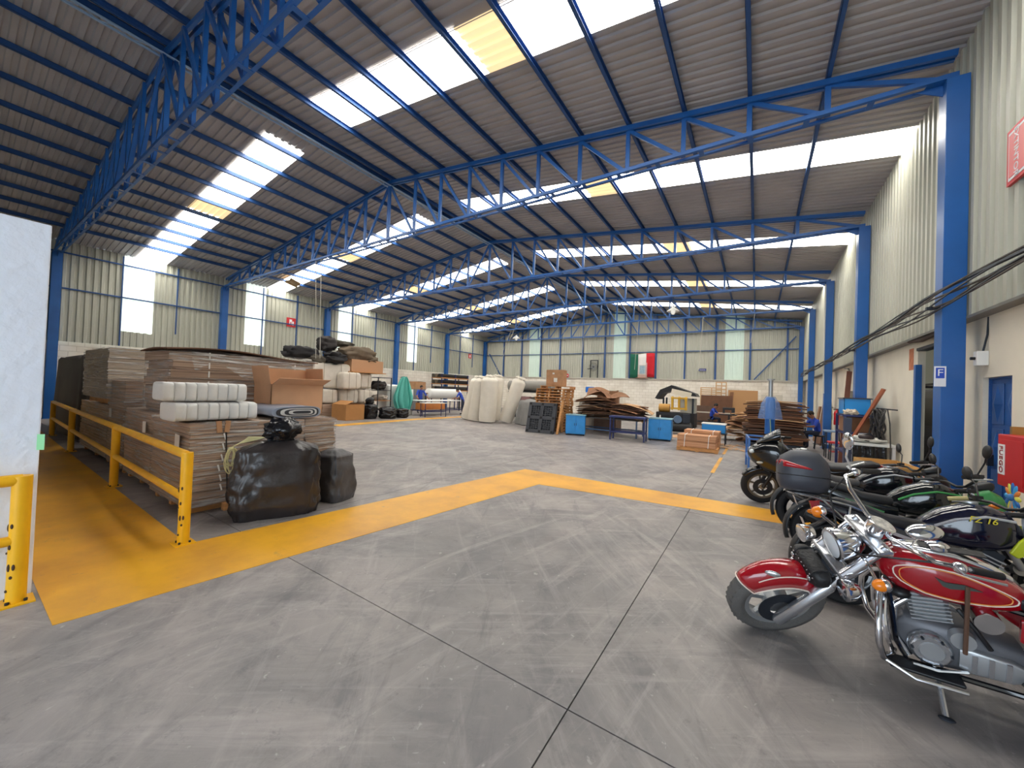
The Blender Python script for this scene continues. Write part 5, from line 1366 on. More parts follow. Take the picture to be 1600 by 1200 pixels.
def cruiser():
    root = empty('motorcycle', (1.0, 3.36, 0), 0, 'red cruiser motorcycle with chrome bars, front wheel turned, nearest the viewer', 'motorcycle')
    root.rotation_euler = (math.radians(-9), .018, math.pi+math.radians(-2))
    FA, RA, R = Vector((.86, 0, .31)), Vector((-.66, 0, .31)), .31
    P0 = Vector((.40, 0, .85)); ax = Vector((-.62, 0, .78)).normalized()
    S = Matrix.Translation(P0) @ Matrix.Rotation(math.radians(34), 4, ax) @ Matrix.Translation(-P0)
    B = lambda mb, nm, mt, sm=None, st=True, par=None, bev=0., kind=None: (mb.xf(S) if st else mb).build(nm, mt, par or root, smooth=sm, bevel=bev)
    fw = wheel(root, 'front_wheel', FA, R, .135, S, tyre=TYREG, rim=ALU, spokes=5, side=1)
    m2 = MB().lathe([(.02, -.05), (.085, -.05), (.085, .05), (.02, .05)], Matrix.Translation(FA) @ Matrix.Rotation(math.pi/2, 4, 'X'), 20); m2.xf(S); m2.build('drum', ALU, fw, smooth=40)
    ff, edge = fender(root, 'front_fender', FA, R+.045, .21, 42, 160, REDP, S, drop=.11)
    MB().tube(edge, .005, 5, True).build('fender_trim', PIN, ff, smooth=True)
    # emblem on the fender side and top
    def fp(a, q, r_=R+.048): a = math.radians(a); return S @ (FA+Vector(((r_-.11*abs(q)**3)*math.cos(a), q*.105, (r_-.11*abs(q)**3)*math.sin(a))))
    MB().ell(fp(78, .55), (.045, .012, .02), 14, 8).build('emblem', ALUP, ff, smooth=True)
    MB().tube([fp(60+6*t, .72) for t in range(15)], .004, 5).build('fender_stripe', PIN, ff)
    d = ax
    for s in (1, -1):
        y = .12*s
        a = Vector((FA.x, y, FA.z-.02)); 
        u = Vector((-.62, 0, .78)).normalized()
        top = a+u*.80
        B(MB().tube([a-u*.07, a-u*.05, a+u*.38, a+u*.40], [.026, .038, .038, .03], 14), 'fork_slider', ALUP, 40)
        B(MB().cyl(a+u*.38, top, .026, n=14), 'fork_tube', CHROME, 40)
        B(MB().cyl(a+u*.46, a+u*.66, .036, n=14), 'fork_cover', CHROME, 40)
        sg = B(MB().tube([top-u*.12+Vector((.02, 0, 0)), top-u*.12+Vector((.05, s*.13, -.005))], .009, 8), 'signal_stalk', CHROME)
        c = top-u*.12+Vector((.05, s*.165, -.005))
        B(MB().ell(c, (.042, .034, .034), 16, 10), 'turn_signal', AMBER, True, par=sg)
        B(MB().ell(c+Vector((-.02, 0, 0)), (.03, .038, .038), 14, 8), 'signal_shell', CHROME, True, par=sg)
        # auxiliary spot lamps
        c2 = a+u*.52+Vector((.06, s*.10, -.01))
        sp = B(MB().lathe([(.01, -.06), (.04, -.055), (.058, -.02), (.062, .02), (.055, .025)], Matrix.Translation(c2) @ Matrix.Rotation(math.pi/2, 4, 'Y'), 18), 'spot_lamp', CHROME, 40)
        B(MB().lathe([(.005, .025), (.055, .022)], Matrix.Translation(c2) @ Matrix.Rotation(math.pi/2, 4, 'Y'), 18), 'spot_glass', LENS, par=sp)
    ut = Vector((-.62, 0, .78)).normalized(); tc = Vector((FA.x, 0, FA.z-.02))
    for q in (.50, .77): B(MB().box(tc+ut*q, (.08, .31, .04)), 'triple_clamp', ALUP, bev=.01)
    B(MB().cyl(P0-ut*.1, P0+ut*.1, .03, n=12), 'steering_stem', DARKSTEEL)
    # headlight
    hc = tc+ut*.66+Vector((.085, 0, .02))
    hl = B(MB().lathe([(.01, -.13), (.05, -.12), (.085, -.07), (.1, 0), (.104, .03), (.096, .04)], Matrix.Translation(hc) @ Matrix.Rotation(math.radians(95), 4, 'Y'), 26), 'headlight', CHROME, 45)
    B(MB().lathe([(.005, .055), (.05, .05), (.095, .035)], Matrix.Translation(hc) @ Matrix.Rotation(math.radians(95), 4, 'Y'), 26), 'headlight_glass', LENS, 40, par=hl)
    # leather tool roll under the headlight
    bag = B(MB().ell(tc+ut*.44+Vector((.08, 0, 0)), (.06, .15, .065), 20, 12, e=.6), 'tool_roll', LEATHER, 50)
    for s in (-.09, .09):
        B(MB().tube([tc+ut*.44+Vector((.08+.063*math.cos(a), s, .068*math.sin(a))) for a in [t*2*math.pi/14 for t in range(14)]], .008, 6, True), 'roll_strap', LEATHER, par=bag)
        B(MB().ell(tc+ut*.44+Vector((.145, s, 0)), (.008, .018, .018), 10, 6), 'buckle', ALUP, True, par=bag)
    m2 = MB()
    for k in range(9): m2.ell(tc+ut*.44+Vector((.143, -.12+.03*k, .035)), (.005, .005, .005), 6, 4)
    tag(B(m2, 'studs', ALUP, par=bag), kind='stuff')
    # gauges and bars
    gc = tc+ut*.86+Vector((-.0, .0, .0))
    g_ = B(MB().lathe([(.05, -.06), (.065, -.03), (.068, .02), (.06, .025)], Matrix.Translation(gc) @ Matrix.Rotation(math.radians(-20), 4, 'Y'), 22), 'gauge', CHROME, 45)
    B(MB().lathe([(.004, .027), (.058, .026)], Matrix.Translation(gc) @ Matrix.Rotation(math.radians(-20), 4, 'Y'), 22), 'dial', M('dial_face', (206, 200, 190), .3, var=.4, scale=40), par=g_)
    hb = tc+ut*.80+Vector((-.04, 0, .03))
    bar = [hb+Vector(p) for p in ((-.24, .40, .08), (-.12, .385, .115), (.0, .34, .125), (.03, .24, .10), (.01, .1, .02), (0, 0, .0), (.01, -.1, .02), (.03, -.24, .10), (.0, -.34, .125), (-.12, -.385, .115), (-.24, -.40, .08))]
    hbo = B(MB().tube(bar, .0125, 10), 'handlebar', CHROME, True)
    for s in (1, -1):
        gp = B(MB().cyl(hb+Vector((-.12, s*.385, .115)), hb+Vector((-.25, s*.402, .078)), .019, n=12), 'grip', BLACK, 40, par=hbo)
        B(MB().ell(hb+Vector((-.08, s*.375, .12)), (.03, .03, .028), 12, 8), 'switch_housing', CHROME, True, par=hbo)
        B(MB().tube([hb+Vector((-.05, s*.38, .145)), hb+Vector((-.06, s*.42, .13)), hb+Vector((-.2, s*.47, .11))], .007, 6), 'lever', ALUP, True, par=hbo)
        q0 = Vector((-.05, -.38, .16)) if s < 0 else Vector((.03, .30, .14)); q1 = Vector((-.03, -.41, .23)) if s < 0 else Vector((.07, .27, .17)); q2 = Vector((-.04, -.43, .29)) if s < 0 else Vector((.02, .24, .20))
        mr = B(MB().tube([hb+q0, hb+q1, hb+q2], .006, 6), 'mirror_stem', CHROME, True)
        B(MB().ell(hb+q2+(Vector((0, -.01, .05)) if s < 0 else Vector((-.04, -.02, .01))), (.018, .05, .065) if s < 0 else (.085, .05, .035), 16, 10), 'mirror', CHROME, True, par=mr)
        B(MB().tube([hb+Vector((-.05, s*.37, .14)), hb+Vector((.14, s*.25, .06)), hb+Vector((.16, s*.1, -.1)), hb+Vector((.02, s*.05, -.22))], .006, 6), 'brake_cable', BLACK, True)
    # tank
    tsec = [(.34, .045, .71, .79), (.31, .085, .66, .835), (.25, .125, .62, .865), (.15, .15, .60, .875), (.02, .15, .60, .86), (-.1, .125, .60, .82), (-.2, .085, .61, .77), (-.26, .04, .63, .72)]
    tk = B(ring_loft(tsec, .72, 26), 'fuel_tank', REDP, 60, False)
    def tankp(x, a, off=.002):
        for (xa, wa, za, zb), (xb, wb, zc, zd) in zip(tsec[:-1], tsec[1:]):
            if xb <= x <= xa:
                t = (xa-x)/(xa-xb); w_ = wa+(wb-wa)*t; z0 = za+(zc-za)*t; z1 = zb+(zd-zb)*t
                ca, sa = math.cos(a), math.sin(a)
                return Vector((x, math.copysign(abs(ca)**.72, ca)*(w_+off), (z0+z1)/2+math.copysign(abs(sa)**.72, sa)*((z1-z0)/2+off)))
    for side in (1, -1):
        for k, (mt, sc, r_) in enumerate(((PIN, 1., .0035), (PINO, .9, .0028))):
            pts = []
            for t in range(36):
                a = 2*math.pi*t/36; x = .045+.235*sc*math.cos(a)*(1 if math.cos(a) > 0 else 1.05); ang = .03+.52*sc*math.sin(a)*(1-.25*max(0, -math.cos(a)))
                p = tankp(x, ang, .003); pts.append(Vector((p.x, side*p.y, p.z)))
            B(MB().tube(pts, r_, 5, True), 'tank_stripe', mt, True, False, par=tk)
        wing = []
        c = tankp(.03, .05, .004)
        for x, z in ((.09, .03), (.05, .012), (-.02, .018), (-.085, .0), (-.02, -.008), (.03, -.02), (.06, -.012)): wing.append((c.x+x, c.z+z))
        B(MB().prism(wing, side*c.y-.004, side*c.y+.004, 'y'), 'tank_emblem', M('emblem_grey', (86, 96, 92), .35, .6), None, False, par=tk)
    cs = B(ring_loft([(.27, .03, .845, .878), (.2, .055, .86, .89), (.02, .06, .85, .885), (-.12, .045, .805, .84), (-.2, .02, .755, .79)], .6, 16), 'tank_console', CHROME, 50, False, par=tk)
    B(MB().lathe([(.05, 0), (.05, .02), (.035, .03), (.005, .034)], Matrix.Translation((.08, 0, .885)), 18), 'fuel_cap', CHROME, 40, False, par=tk)
    lt = B(MB().bx(-.1, .16, -.035, .035, .884, .891), 'leather_strap', LEATHER, None, False, par=tk)
    # seat, side covers
    st_ = B(ring_loft([(-.2, .07, .65, .72), (-.3, .13, .61, .71), (-.45, .15, .59, .70), (-.56, .14, .62, .77), (-.66, .12, .66, .81), (-.88, .11, .71, .83), (-.97, .07, .74, .81)], .6, 22), 'seat', SEAT, 60, False)
    for s in (1, -1):
        sc_ = B(ring_loft([(-.2, .01, .50, .62), (-.28, .03, .44, .66), (-.42, .035, .40, .66), (-.52, .02, .45, .62)], .5, 16).xf(Matrix.Translation((0, s*.12, 0))), 'side_cover', REDP, 50, False)
        if s > 0:
            for k, c_ in enumerate(((40, 120, 80), (226, 226, 222), (190, 40, 46))): B(MB().bx(-.40+.0-.045*k, -.355-.045*k, .154, .157, .55, .575), 'sticker_band', M('sticker_%d' % k, c_, .5), None, False, par=sc_)
    # frame
    FRM = BLACKG
    for s in (1, -1):
        B(MB().tube([(.33, 0, .86), (.30, s*.06, .70), (.26, s*.12, .32), (.2, s*.13, .2), (-.25, s*.13, .2), (-.38, s*.12, .3), (-.35, s*.1, .62)], .016, 8), 'frame_tube', FRM, True, False)
        B(MB().tube([(.32, 0, .82), (-.1, s*.05, .64), (-.35, s*.09, .62), (-.9, s*.1, .66)], .016, 8), 'frame_tube', FRM, True, False)
        B(MB().tube([(-.25, s*.13, .27), (-.70, s*.14, .31)], .018, 8), 'swing_arm', FRM, True, False)
        sh_ = B(MB().cyl((-.68, s*.16, .36), (-.55, s*.16, .66), .02, n=10), 'shock', CHROME, 40, False)
        m2 = MB()
        for k in range(9):
            t = .12+.08*k; m2.torus(Vector((-.68, s*.16, .36)).lerp(Vector((-.55, s*.16, .66)), t), .03, .006, 'z', 12, 5)
        B(m2, 'spring', CHROME, True, False, par=sh_)
    # crash bar
    for s in (1, -1):
        B(MB().tube([(.30, s*.05, .66), (.34, s*.14, .60), (.36, s*.26, .48), (.36, s*.29, .38), (.33, s*.24, .26), (.27, s*.12, .21), (.25, s*.05, .20)], .0165, 10), 'crash_bar', CHROME, True, False)
        B(MB().tube([(.30, s*.06, .56), (.32, s*.16, .47), (.31, s*.19, .36), (.27, s*.13, .24)], .013, 8), 'crash_bar', CHROME, True, False)
        B(MB().bx(.0, .30, s*.17-.05, s*.17+.06, .205, .225), 'footboard', BLACK, None, False, bev=.008)
        B(MB().tube([(.33, s*.23, .25), (.2, s*.26, .2), (0, s*.25, .2)], .01, 8), 'footboard_rail', CHROME, True, False)
        B(MB().cyl((-.22, s*.14, .28), (-.22, s*.27, .30), .014, n=8), 'foot_peg', BLACK, None, False)
    # engine
    en = B(ring_loft([(.27, .06, .26, .40), (.22, .1, .22, .47), (.05, .125, .20, .48), (-.12, .125, .22, .46), (-.24, .1, .24, .42)], .5, 20), 'engine_case', M('engine_dark_cast', (104, 104, 108), .5, .5), 40, False)
    Tc = Matrix.Translation((.1, 0, .44)) @ Matrix.Rotation(math.radians(10), 4, 'Y')
    B(MB().bx(-.065, .065, -.06, .06, 0, .22).xf(Tc), 'cylinder', ALU, None, False, par=en)
    for k in range(8): B(MB().bx(-.085, .085, -.085, .085, .03+.022*k, .037+.022*k).xf(Tc), 'cooling_fin', ALU, None, False, par=en)
    B(MB().bx(-.07, .08, -.075, .075, .2, .255).xf(Tc), 'cylinder_head', ALUP, None, False, bev=.012, par=en)
    for s in (1, -1):
        B(MB().lathe([(.01, 0), (.075, 0), (.09, -.015), (.095, -.05)], Matrix.Translation((.12, s*.165, .33)) @ Matrix.Rotation(-s*math.pi/2, 4, 'X'), 24), 'engine_cover', ALUP, 45, False, par=en)
        B(MB().lathe([(.005, .006), (.05, .006), (.055, 0)], Matrix.Translation((.12, s*.165, .33)) @ Matrix.Rotation(-s*math.pi/2, 4, 'X'), 20), 'cover_badge', ALU, 40, False, par=en)
        B(ring_loft([(.01, .02, .27, .38), (-.03, .03, .255, .395), (-.18, .03, .265, .38), (-.22, .02, .28, .36)], .3, 16).xf(Matrix.Translation((0, s*.13, 0))), 'sprocket_cover', ALU, 45, False, par=en)
        B(MB().lathe([(.01, 0), (.05, 0), (.055, -.04)], Matrix.Translation((.0, s*.15, .43)) @ Matrix.Rotation(-s*math.pi/2, 4, 'X'), 18), 'starter_cap', ALU, 45, False, par=en)
    for k in range(6):
        a = k*math.pi/3; B(MB().cyl((.12+.078*math.cos(a), .15, .33+.078*math.sin(a)), (.12+.078*math.cos(a), .172, .33+.078*math.sin(a)), .007, n=8), 'cover_bolt', DARKSTEEL, None, False, par=en)
    for k in range(3): B(MB().bx(-.17+.06*k, -.15+.06*k, .155, .168, .275, .375), 'cover_rib', ALUP, None, False, par=en)
    B(MB().tube([(.02, .12, .60), (-.04, .15, .52), (-.1, .14, .42)], .012, 8), 'breather_hose', BLACK, True, False, par=en)
    B(MB().ell((-.06, .06, .58), (.05, .06, .05), 14, 9), 'carburettor', DARKSTEEL, True, False, par=en)
    B(MB().cyl((-.08, .1, .58), (-.08, .17, .58), .055, n=18), 'air_cleaner', CHROME, 40, False, par=en)
    B(MB().ell((.24, .07, .60), (.05, .05, .035), 14, 8), 'horn', BLACK, True, False)
    ex = B(MB().tube([(.19, -.03, .56), (.27, -.06, .50), (.29, -.1, .36), (.22, -.15, .25), (.0, -.17, .22), (-.3, -.18, .23)], .021, 12), 'exhaust_pipe', CHROME, True, False)
    B(MB().tube([(.19, .03, .56), (.26, .06, .50), (.275, .085, .36), (.2, .11, .24)], .02, 12), 'exhaust_pipe', CHROME, True, False)
    B(MB().tube([(-.28, -.18, .23), (-.34, -.19, .235), (-1.0, -.21, .27), (-1.04, -.21, .272)], [.022, .045, .045, .03], 16), 'muffler', CHROME, 50, False)
    # gear lever and stand
    B(MB().tube([(-.02, .17, .27), (.1, .19, .24), (.2, .2, .25)], .008, 6), 'gear_lever', ALUP, True, False)
    B(MB().tube([(.10, .13, .22), (.09, .21, .14), (.09, .30, .062)], .013, 8), 'side_stand', ALUP, True, False)
    B(MB().ell((.09, .315, .062), (.035, .02, .008), 12, 6), 'stand_foot', DARKSTEEL, True, False)
    # loose dark strap hanging over the tank
    B(MB().tube([(.0, .158, .76), (.0, .166, .68), (.0, .172, .56), (.0, .178, .38)], .010, 6), 'hanging_strap', M('rusty_strap', (92, 64, 48), .7), True, False)
    # rear
    wheel(root, 'rear_wheel', RA, .32, .15, None, rim=ALU, tread=False, side=-1)
    rf, e2 = fender(root, 'rear_fender', RA, .37, .2, 35, 165, REDP, None, drop=.07)
    B(MB().ell((-1.05, 0, .60), (.035, .06, .045), 14, 8), 'tail_light', REDL, True, False)
    for s in (1, -1): B(MB().ell((-.98, s*.16, .60), (.035, .035, .035), 12, 8), 'turn_signal', AMBER, True, False)
    # amber reflector on the lower fork
    B(MB().box(FA+Vector((-.24, -.1, .07)), (.03, .05, .10)), 'reflector', REDL, None, True, bev=.006)
    return root
cruiser()

def street_bike(label, loc, rz, lean, tank_mat, trim_mat, tank_text=None, text_mat=None, topcase=False, fairing=None, mirrors=True, rim=BLACKG, steer=0., seat_mat=None, wind=None, tail=True, wb=1.3, bars=True, shroud=None, grip_mat=BLACK):
    root = empty('motorcycle', loc, 0, label, 'motorcycle'); root.rotation_euler = (math.radians(lean), 0, rz)
    FA, RA, R = Vector((wb/2, 0, .30)), Vector((-wb/2, 0, .30)), .30
    P0 = Vector((.40, 0, .88)); ut = Vector((-.42, 0, .91)).normalized()
    S = Matrix.Translation(P0) @ Matrix.Rotation(math.radians(steer), 4, ut) @ Matrix.Translation(-P0)
    B = lambda mb, nm, mt, sm=None, st=False, par=None, bev=0.: (mb.xf(S) if st else mb).build(nm, mt, par or root, smooth=sm, bevel=bev)
    wheel(root, 'front_wheel', FA, R, .11, S, rim=rim, tread=False, spokes=6, spoke_w=.028)
    wheel(root, 'rear_wheel', RA, R, .14, None, rim=rim, tread=False, spokes=6, side=-1)
    fender(root, 'front_fender', FA, R+.035, .15, 30, 150, trim_mat if fairing else BLACKG, S, drop=.05)
    fender(root, 'rear_fender', RA, R+.06, .16, 95, 200, BLACK, None, drop=.04)
    for s in (1, -1):
        a = Vector((FA.x, s*.085, FA.z))
        B(MB().cyl(a, a+ut*.34, .026, n=12), 'fork_slider', BLACK if fairing else ALU, 40, True); B(MB().cyl(a+ut*.3, a+ut*.7, .019, n=12), 'fork_tube', CHROME, 40, True)
        B(MB().tube([(-.15, s*.12, .32), (-wb/2, s*.11, .30)], .025, 8), 'swing_arm', BLACK, True)
        B(MB().tube([(.36, 0, .84), (.1, s*.12, .62), (-.15, s*.13, .50), (-.2, s*.12, .3)], .022, 8), 'frame_tube', BLACK, True)
        B(MB().tube([(-.05, s*.1, .62), (-.4, s*.09, .68), (-.78, s*.07, .78)], .014, 8), 'subframe', BLACK, True)
        B(MB().cyl((-.12, s*.13, .30), (-.12, s*.24, .31), .014, n=8), 'foot_peg', BLACK)
    for q in (.5, .68): B(MB().box(Vector((FA.x, 0, FA.z))+ut*q, (.07, .23, .035)), 'triple_clamp', BLACK, None, True, bev=.008)
    tk = B(ring_loft([(.36, .07, .70, .84), (.30, .13, .66, .92), (.2, .17, .63, .965), (.08, .17, .62, .955), (-.05, .13, .62, .89), (-.13, .09, .64, .82), (-.17, .06, .66, .78)], .6, 24), 'fuel_tank', tank_mat, 55)
    B(MB().lathe([(.045, 0), (.045, .012), (.01, .016)], Matrix.Translation((.13, 0, .962)), 16), 'fuel_cap', ALU, 40, par=tk)
    if shroud:
        for s in (1, -1): B(MB().prism([(.47, .84), (.40, .70), (.29, .62), (.25, .65), (.30, .74), (.38, .83)], s*.15, s*.175, 'y'), 'tank_shroud', shroud, None, par=tk, bev=.008)
    if trim_mat is not None:
        for s in (1, -1):
            B(MB().tube([(.3, s*.145, .87), (.15, s*.178, .88), (.0, s*.16, .83), (-.1, s*.118, .76)], .010, 6), 'tank_stripe', trim_mat, True, par=tk)
    if tank_text:
        for s in (1, -1):
            t = text('tank_lettering', tank_text, .06, text_mat, tk, (.13, s*.178, .85), (math.radians(90 if s < 0 else 90), math.radians(0), 0 if s < 0 else math.pi), .003, shear=.25)
    sm_ = seat_mat or SEAT
    B(ring_loft([(-.08, .07, .70, .775), (-.2, .12, .68, .78), (-.36, .13, .69, .79), (-.5, .11, .75, .845), (-.66, .10, .79, .87), (-.74, .05, .81, .85)], .6, 20), 'seat', sm_, 55)
    for s in (1, -1):
        B(ring_loft([(-.1, .012, .54, .68), (-.25, .02, .52, .70), (-.5, .02, .64, .76), (-.8, .012, .76, .82)], .5, 14).xf(Matrix.Translation((0, s*.10, 0))), 'side_panel', tank_mat, 50)
        if trim_mat is not None: B(MB().bx(-.5, -.2, s*.128-.003, s*.128+.003, .64, .665, R=RY(.25)), 'panel_stripe', trim_mat)
    en = B(ring_loft([(.24, .07, .25, .40), (.16, .12, .2, .5), (-.05, .13, .2, .5), (-.18, .1, .24, .44)], .5, 18), 'engine_case', DARKSTEEL if fairing else ALU, 45)
    Tc = Matrix.Translation((.12, 0, .42)) @ Matrix.Rotation(math.radians(25), 4, 'Y')
    for k in range(6): B(MB().bx(-.075, .075, -.08, .08, .04+.028*k, .05+.028*k).xf(Tc), 'cooling_fin', ALU, par=en)
    B(MB().bx(-.06, .06, -.065, .065, 0, .24).xf(Tc), 'cylinder', DARKSTEEL, par=en)
    for s in (1, -1): B(MB().lathe([(.01, .0), (.08, 0), (.09, -.04)], Matrix.Translation((.02, s*.16, .33)) @ Matrix.Rotation(-s*math.pi/2, 4, 'X'), 20), 'engine_cover', ALU, 45, par=en)
    B(MB().tube([(.22, -.04, .55), (.32, -.05, .42), (.24, -.11, .24), (-.1, -.15, .22), (-.35, -.17, .3)], .02, 10), 'exhaust_pipe', STEEL, True)
    B(MB().tube([(-.33, -.17, .29), (-.38, -.18, .31), (-.8, -.2, .48), (-.83, -.2, .49)], [.022, .05, .055, .035], 14), 'muffler', BLACK, 50)
    B(MB().tube([(-.05, .13, .2), (-.1, .22, .1), (-.13, .29, .02 + .29*math.tan(math.radians(-lean)))], .012, 8), 'side_stand', BLACK, True)
    top = Vector((FA.x, 0, FA.z))+ut*.7
    if bars:
        hb = [top+Vector(p) for p in ((-.16, .37, .07), (-.06, .33, .09), (.0, .2, .07), (0, .06, .02), (0, -.06, .02), (.0, -.2, .07), (-.06, -.33, .09), (-.16, -.37, .07))]
        hbo = B(MB().tube(hb, .012, 10), 'handlebar', BLACK, True, True)
        for s in (1, -1):
            B(MB().cyl(top+Vector((-.06, s*.33, .09)), top+Vector((-.165, s*.372, .07)), .018, n=10), 'grip', grip_mat, 40, True, par=hbo)
            B(MB().tube([top+Vector((-.02, s*.3, .085)), top+Vector((.02, s*.36, .075)), top+Vector((-.12, s*.41, .055))], .006, 6), 'lever', ALU, True, True, par=hbo)
            B(MB().box(top+Vector((-.03, s*.29, .095)), (.05, .06, .04)), 'switch_housing', BLACK, None, True, par=hbo)
            if mirrors:
                ms = B(MB().tube([top+Vector((-.03, s*.27, .1)), top+Vector((.0, s*.33, .22)), top+Vector((-.01, s*.37, .26))], .006, 6), 'mirror_stem', BLACK, True, True)
                B(MB().ell(top+Vector((-.01, s*.39, .31)), (.02, .05, .062), 14, 9, T=RX(-.5*s)), 'mirror', BLACK, True, True, par=ms)
    if fairing:
        ff = B(ring_loft([(.86, .03, .80, .86), (.80, .10, .70, .95), (.66, .19, .58, 1.05), (.50, .24, .52, 1.08), (.36, .25, .50, 1.0), (.22, .24, .42, .86), (.08, .22, .34, .70)], .75, 26), 'fairing', fairing, 55)
        B(ring_loft([(.3, .15, .30, .5), (.15, .2, .2, .6), (-.1, .19, .19, .55), (-.2, .1, .22, .4)], .6, 18), 'belly_pan', fairing, 50)
        B(ring_loft([(.74, .06, .99, 1.03), (.62, .12, 1.03, 1.14), (.48, .15, 1.06, 1.24), (.44, .14, 1.08, 1.26)], .9, 18), 'windscreen', M('smoked_screen', (30, 36, 42), .06, coat=.6), 50)
        for s in (1, -1):
            B(MB().ell((.80, s*.075, .88), (.04, .06, .035), 14, 8, T=RZ(-s*.5)), 'headlight', LENS, True)
            B(MB().ell((.70, s*.2, .74), (.045, .025, .02), 10, 6), 'turn_signal', M('clear_lens', (190, 190, 180), .1), True)
        B(MB().ell((.3, .235, .60), (.09, .012, .05), 12, 8), 'fairing_vent', BLACK, True)
    else:
        hc = Vector((FA.x, 0, FA.z))+ut*.56+Vector((.1, 0, .02))
        hl = B(ring_loft([(hc.x-.1, .05, hc.z-.08, hc.z+.1), (hc.x-.02, .11, hc.z-.12, hc.z+.14), (hc.x+.06, .1, hc.z-.1, hc.z+.09), (hc.x+.09, .07, hc.z-.07, hc.z+.05)], .7, 18), 'headlight', trim_mat if shroud else BLACK, 50, True)
        B(MB().ell(hc+Vector((.075, 0, -.01)), (.03, .075, .065), 14, 9), 'headlight_glass', LENS, True, True, par=hl)
        B(ring_loft([(hc.x-.1, .05, hc.z+.1, hc.z+.15), (hc.x-.0, .09, hc.z+.1, hc.z+.2), (hc.x+.02, .08, hc.z+.12, hc.z+.19)], .6, 14), 'gauge', BLACK, 50, True)
        for s in (1, -1): B(MB().ell(hc+Vector((-.06, s*.2, -.03)), (.035, .03, .022), 12, 8), 'turn_signal', AMBER, True, True); B(MB().cyl(hc+Vector((-.06, s*.08, -.03)), hc+Vector((-.06, s*.19, -.03)), .008, n=6), 'signal_stalk', BLACK, None, True)
    if tail:
        B(MB().add([(-.72, -.05, .84), (-.72, .05, .84), (-.86, .035, .80), (-.86, -.035, .80), (-.72, -.05, .76), (-.72, .05, .76), (-.84, .03, .73), (-.84, -.03, .73)], [(0, 1, 2, 3), (4, 7, 6, 5), (0, 4, 5, 1), (2, 6, 7, 3), (1, 5, 6, 2), (0, 3, 7, 4)]), 'tail_light', REDL)
        B(MB().bx(-.92, -.70, -.07, .07, .60, .61, R=RY(-.7)), 'plate_bracket', BLACK)
        B(MB().box((-.90, 0, .60), (.004, .16, .10), RY(-.35)), 'number_plate', M('plate_pale', (206, 190, 180), .5))
        for s in (1, -1): B(MB().ell((-.82, s*.15, .70), (.035, .025, .022), 12, 8), 'turn_signal', AMBER, True); B(MB().cyl((-.8, s*.03, .70), (-.8, s*.14, .70), .008, n=6), 'signal_stalk', BLACK)
    if topcase:
        for s in (1, -1):
            B(MB().tube([(-.40, s*.13, .74), (-.62, s*.14, .82), (-.98, s*.11, .86), (-1.02, s*.06, .865)], .010, 8), 'luggage_rack', CHROME, True)
            B(MB().tube([(-.36, s*.13, .62), (-.62, s*.15, .68), (-.80, s*.12, .85)], .010, 8), 'luggage_rack', CHROME, True)
            B(MB().tube([(-.62, s*.15, .68), (-.60, s*.14, .82)], .008, 6), 'luggage_rack', CHROME, True)
        B(MB().bx(-1.0, -.72, -.12, .12, .858, .872), 'case_plate', BLACK, bev=.006)
        CG = M('case_grey_plastic', (62, 64, 72), .48)
        e_ = .5
        tc_ = B(ring_loft([(-1.10, .13, .95, 1.12), (-1.075, .18, .89, 1.19), (-1.0, .215, .87, 1.245), (-.90, .22, .87, 1.26), (-.80, .205, .87, 1.235), (-.74, .16, .90, 1.17), (-.72, .10, .95, 1.1)], .58, 28), 'top_case', CG, 60)
        B(ring_loft([(-1.106, .135, 1.015, 1.027), (-1.08, .186, 1.01, 1.024), (-1.0, .2215, 1.01, 1.024), (-.90, .2265, 1.01, 1.024), (-.80, .2115, 1.01, 1.024), (-.735, .166, 1.01, 1.024), (-.715, .108, 1.015, 1.025)], .58, 28), 'case_seam', BLACK, 60, par=tc_)
        # red reflector swooshes on both rear quarters
        for s in (1, -1):
            pts = [(-1.10, .11), (-1.06, .192), (-.99, .214), (-.86, .219)]
            lo = []; hi = []
            vs = []; n_ = 14
            for i in range(n_+1):
                t = i/n_; k = min(int(t*3), 2); u = t*3-k
                x = pts[k][0]+(pts[k+1][0]-pts[k][0])*u; y = pts[k][1]+(pts[k+1][1]-pts[k][1])*u
                h_ = .07*(1-t)**.6*min(1, t*8+.35); zc = 1.11-.03*t*t
                vs += [(x, s*(y+.004), zc+h_*.6), (x, s*(y+.008), zc-h_*.4)]
            B(MB().add(vs, [(2*i, 2*i+1, 2*i+3, 2*i+2) for i in range(n_)]), 'reflector', REDL, 60, par=tc_).modifiers.new('s', 'SOLIDIFY').thickness = .006
    return root
NAVYG = M('dark_navy_gloss', (16, 18, 40), .14, coat=.7)
GREENS = M('green_trim', (70, 150, 84), .35)
SILVT = M('silver_trim', (200, 200, 206), .3, .4)
YEL = M('lettering_yellow', (230, 210, 40), .4)
street_bike('dark navy motorcycle with grey top case and yellow tank lettering', (1.28, 4.28, 0), math.radians(2), -9, NAVYG, SILVT, 'FZ 16', YEL, topcase=True, shroud=M('lime_shroud', (196, 208, 40), .3), steer=12, grip_mat=M('worn_grip', (190, 176, 120), .6))
street_bike('black motorcycle with green stripes next to the one with the top case', (1.28, 5.18, 0), math.radians(0), -9, M('black_green_gloss', (18, 22, 24), .14, coat=.7), GREENS, None, None, seat_mat=SEAT, shroud=M('dark_green_shroud', (34, 86, 50), .3), steer=10)
street_bike('black motorcycle with grey seat and silver lines, third from the column', (1.18, 6.05, 0), math.radians(-2), -8, M('black_gloss_tank', (16, 17, 24), .14, coat=.7), SILVT, None, None, seat_mat=M('grey_seat', (86, 84, 84), .6), steer=8)
